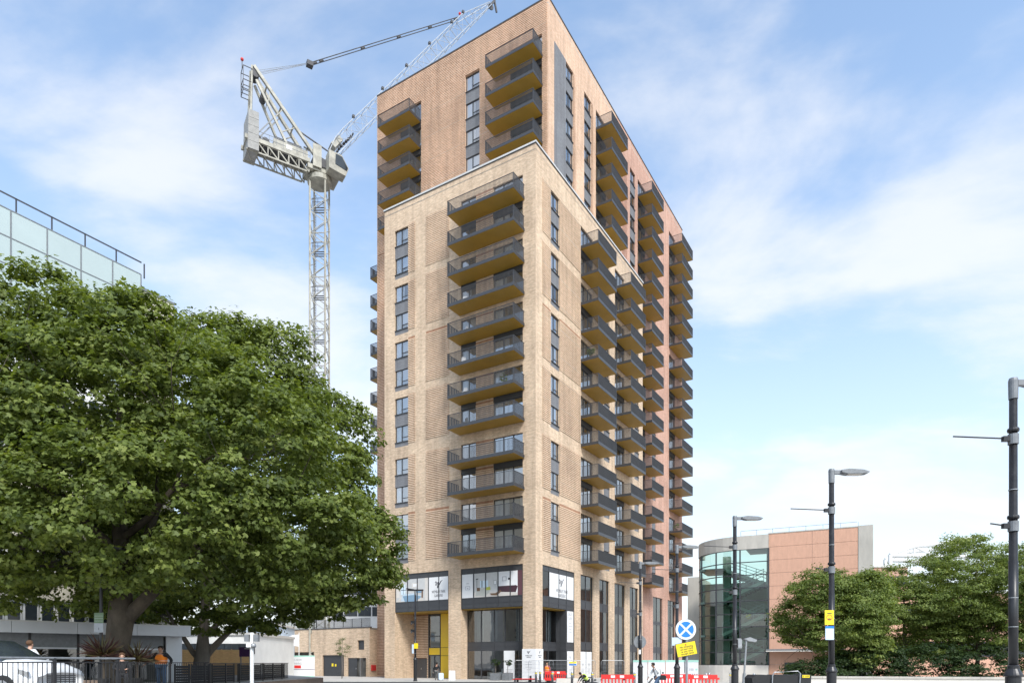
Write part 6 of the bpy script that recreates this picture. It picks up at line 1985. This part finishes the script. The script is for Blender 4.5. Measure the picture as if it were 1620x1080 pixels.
hv = person('person in bright orange hi-vis vest leaning on the railing', at(255, 29.8, TZ), R(-10), pose(elr=(-0.38, 0.02, 1.16), wrr=(-0.48, -0.18, 0.98), ell=(0.38, 0.02, 1.16), wrl=(0.48, -0.18, 0.98), head=(0, -0.03, 1.64)), 'mid', 'black', 'denim', vest='orange')
hv.scale = (1.28, 1.15, 1.0)
SIT = dict(pelvis=(0, 0, 0.52), chest=(0, 0.02, 0.92), neck=(0, 0.0, 1.10), head=(0, -0.02, 1.24), shl=(0.19, 0, 1.02), shr=(-0.19, 0, 1.02), ell=(0.30, -0.08, 0.78), elr=(-0.30, -0.08, 0.78), wrl=(0.18, -0.32, 0.75), wrr=(-0.18, -0.32, 0.75), hipl=(0.1, -0.03, 0.50), hipr=(-0.1, -0.03, 0.50), knl=(0.12, -0.45, 0.52), knr=(-0.12, -0.45, 0.52), anl=(0.12, -0.42, 0.09), anr=(-0.12, -0.42, 0.09))
def chair(label, base, rz):
    o = thing('terrace_chair', label, 'chair', base, rz, 'terrace chairs')
    mb = MB(); mb.box(-0.23, 0.23, -0.24, 0.2, 0.40, 0.44, 'blackmatt'); mb.build('seat', o)
    mb = MB(); mb.box(-0.23, 0.23, 0.2, 0.24, 0.5, 0.85, 'blackmatt'); mb.build('backrest', o)
    for x in (-0.21, 0.21):
        for y_ in (-0.22, 0.22):
            mb = MB(); mb.bar((x, y_, 0), (x, y_, 0.4 if y_ < 0 else 0.85), 0.03, 'black'); mb.build('leg', o)
    return o
p_ = at(47, 23.0, TZ + 0.42)
chair('black terrace chair under the person in the white shirt', at(47, 23.0, TZ + 0.42), R(170))
ped = MB(); ped.box(-1.6, 1.6, -1.2, 1.2, -0.42, 0, 'terrace'); tag(ped.build('deck_step', None, tuple(p_)), 'low brick deck step carrying the white-shirted person and chair', 'deck')
person('person in white shirt with dark tie strap seen from behind, seated', p_, R(170), SIT, 'light', 'white', 'grey', 'brownhair')
p_ = at(193, 26.5, TZ + 0.05)
chair('black terrace chair in front of the big forked trunk', p_, R(30))
person('person in black seated at the foot of the big forked trunk', p_, R(30), SIT, 'light', 'black', 'black', 'brownhair')
# traveller with bags in front of the entrance
pt = at(691, 67.0, 0)
person('person in black carrying bags toward the yellow entrance', pt, R(165), pose(wrl=(0.36, 0.05, 0.82), ell=(0.33, 0.05, 1.12), wrr=(-0.36, 0.0, 0.86), elr=(-0.32, 0.04, 1.14)), 'mid', 'black', 'grey')
o = thing('suitcase', 'pale upright suitcase right of the person at the entrance', 'suitcase', at(697.5, 66.8, 0), R(20))
mb = MB(); mb.prism([(-0.22, 0.08), (0.22, 0.08), (0.24, 0.12), (0.24, 0.66), (0.2, 0.72), (-0.2, 0.72), (-0.24, 0.66), (-0.24, 0.12)], -0.14, 0.14, 'palebl'); mb.build('shell', o)
mb = MB(); mb.tube([(-0.13, 0.1, 0.7), (-0.13, 0.1, 1.0), (0.13, 0.1, 1.0), (0.13, 0.1, 0.7)], 0.012, 'greymetal', 6); mb.build('handle', o)
for x in (-0.18, 0.18):
    mb = MB(); mb.ball((x, 0, 0.045), 0.045, 'rubber', 6); mb.build('wheel', o)
o = thing('shopping_bag', 'dark bag hanging at the left of the person at the entrance', 'bag', at(686.5, 66.8, 0.35), 0)
mb = MB(); mb.prism([(-0.18, 0), (0.18, 0), (0.16, 0.36), (-0.16, 0.36)], -0.08, 0.08, 'blackmatt'); mb.build('body', o)
mb = MB(); mb.tube([(-0.1, 0, 0.35), (-0.06, 0, 0.5), (0.06, 0, 0.5), (0.1, 0, 0.35)], 0.01, 'blackmatt', 6); mb.build('handle', o)
# walker pulling a trolley
pw_ = at(1040, 38.0, 0)
wk = pose(chest=(0, -0.14, 1.28), neck=(0, -0.20, 1.47), head=(0, -0.26, 1.60), shl=(0.18, -0.14, 1.38), shr=(-0.18, -0.14, 1.38), ell=(0.22, 0.06, 1.14), wrl=(0.2, -0.12, 0.95), elr=(-0.24, -0.3, 1.12), wrr=(-0.2, -0.44, 0.92), knl=(0.1, -0.2, 0.50), anl=(0.11, -0.22, 0.08), knr=(-0.1, 0.12, 0.50), anr=(-0.11, 0.38, 0.14))
person('person in white top and blue jeans walking and pushing a trolley', pw_, R(-82), wk, 'mid', 'white', 'denim', shoe='trainer')
o = thing('shoulder_bag', 'black shoulder bag on the hip of the walking person', 'bag', (pw_.x + 0.28, pw_.y - 0.12, 0.78), R(-20))
mb = MB(); mb.prism([(-0.17, 0), (0.17, 0), (0.19, 0.2), (0.1, 0.27), (-0.1, 0.27), (-0.19, 0.2)], -0.07, 0.07, 'blackmatt'); mb.build('body', o)
mb = MB(); mb.tube([(-0.1, 0, 0.24), (-0.16, 0.0, 0.6)], 0.015, 'blackmatt', 6); mb.build('strap', o)
o = thing('hand_trolley', 'small black hand trolley ahead of the walking person', 'trolley', at(1021, 37.8, 0), 0)
mb = MB(); mb.bar((-0.15, 0, 0.12), (0.42, 0, 0.86), 0.04, 'black'); mb.bar((-0.15, 0.3, 0.12), (0.42, 0.3, 0.86), 0.04, 'black'); mb.bar((0.42, 0, 0.86), (0.42, 0.3, 0.86), 0.04, 'black'); mb.build('frame', o)
mb = MB(); mb.box(-0.42, 0.1, -0.04, 0.34, 0.2, 0.26, 'blackmatt'); mb.box(-0.40, 0.0, 0, 0.3, 0.26, 0.5, 'wood'); mb.build('load', o)
for y_ in (-0.05, 0.35):
    mb = MB(); mb.tube([(-0.15, y_ - 0.03, 0.12), (-0.15, y_ + 0.03, 0.12)], 0.12, 'rubber', 12); mb.build('wheel', o)
# street workers
KN = dict(pelvis=(0, 0.12, 0.42), chest=(0, -0.2, 0.72), neck=(0, -0.36, 0.82), head=(0, -0.47, 0.88), look=(0, -0.8, -0.5), shl=(0.19, -0.22, 0.78), shr=(-0.19, -0.22, 0.78), ell=(0.26, -0.42, 0.55), elr=(-0.26, -0.42, 0.55), wrl=(0.18, -0.58, 0.32), wrr=(-0.18, -0.58, 0.32), hipl=(0.1, 0.1, 0.40), hipr=(-0.1, 0.1, 0.40), knl=(0.13, -0.25, 0.1), knr=(-0.13, -0.2, 0.38), anl=(0.13, 0.2, 0.09), anr=(-0.13, -0.16, 0.09))
person('street worker in lime hi-vis vest crouching by the kerb', at(927, 52, 0), R(-70), KN, 'mid', 'black', 'black', vest='lime', hat='hair')
person('street worker in red and orange vest behind the barrier at the pier', at(865.5, 60.5, 0), R(-30), pose(), 'light', 'pink', 'black', vest='orange', hat='brownhair')
o = thing('sand_bag', 'pale sandbag heap beside the lone red barrier', 'sandbag', at(944, 46, 0), 0)
for (x, y_, z) in ((0, 0, 0.09), (0.4, 0.1, 0.09), (0.2, 0.05, 0.26)):
    mb = MB(); mb.ball((x, y_, z), 0.3, 'stone', 8, (1, 0.7, 0.4)); mb.build('bag', o, smooth=True)
o = thing('kerb_block', 'pale precast block on the pavement right of the pier boards', 'block', at(880, 57, 0), R(5))
mb = MB(); mb.prism([(0, 0), (2.4, 0), (2.36, 0.42), (0.04, 0.42)], 0, 0.4, 'stone'); mb.build('block', o)

# ------------------------------------------------------------------ things left on balconies
def on_balcony(face, a, k, out):
    x, y_, z = fpt(face, a, FL[k] - 0.03, -out)
    c_, s_ = math.cos(-TH), math.sin(-TH)
    return (CX + x * c_ - y_ * s_, CY + x * s_ + y_ * c_, z)
def garden_chair(label, loc, rz, mat):
    o = thing('balcony_chair', label, 'chair', loc, rz, 'chairs on balconies')
    mb = MB(); mb.box(-0.26, 0.26, -0.26, 0.22, 0.38, 0.43, mat); mb.build('seat', o)
    mb = MB(); mb.prism([(-0.26, 0.43), (0.26, 0.43), (0.22, 0.95), (-0.22, 0.95)], 0.2, 0.25, mat); mb.build('backrest', o)
    for x in (-0.23, 0.23):
        for y_ in (-0.22, 0.2):
            mb = MB(); mb.bar((x, y_, 0), (x, y_, 0.38), 0.04, mat); mb.build('leg', o)
ordn = {8: 'fourth', 7: 'fifth', 6: 'sixth', 5: 'seventh', 4: 'eighth'}
for k, mt, rz in ((8, 'white', 0.4), (7, 'white', -0.5), (6, 'curtain', 0.9), (5, 'white', 0.2), (4, 'lampgrey', -0.3)):
    garden_chair('pale chair on the %s front balcony down from the buff roofline' % ordn[k], on_balcony('L', -7.6, k, 1.2), rz - TH, mt)
for face, a, k, lab in (('UR', 45.8, 3, 'leafy potted plant on a far red balcony, fourth from the bottom'), ('L', -3.0, 5, 'bushy potted plant on the seventh front balcony down'), ('R', 10.6, 7, 'small potted plant on the near street-side balcony, fifth from the top')):
    o = thing('balcony_plant', lab, 'plant', on_balcony(face, a, k, 1.0), 0, 'plants on balconies')
    mb = MB(); mb.lathe([(0.16, 0), (0.22, 0.4), (0.2, 0.4)], 'terrace', 12); mb.build('pot', o)
    cl, dr_ = crown_clumps([((0, 0, 0.85), (0.38, 0.38, 0.5))], 18)
    pos, nrm, sz, tint = foliage(cl, dr_, 26, 0.2, 0.13)
    link('crown', leaf_mesh('crown', pos, nrm, sz, tint, 'leafR', 'oval'), o)
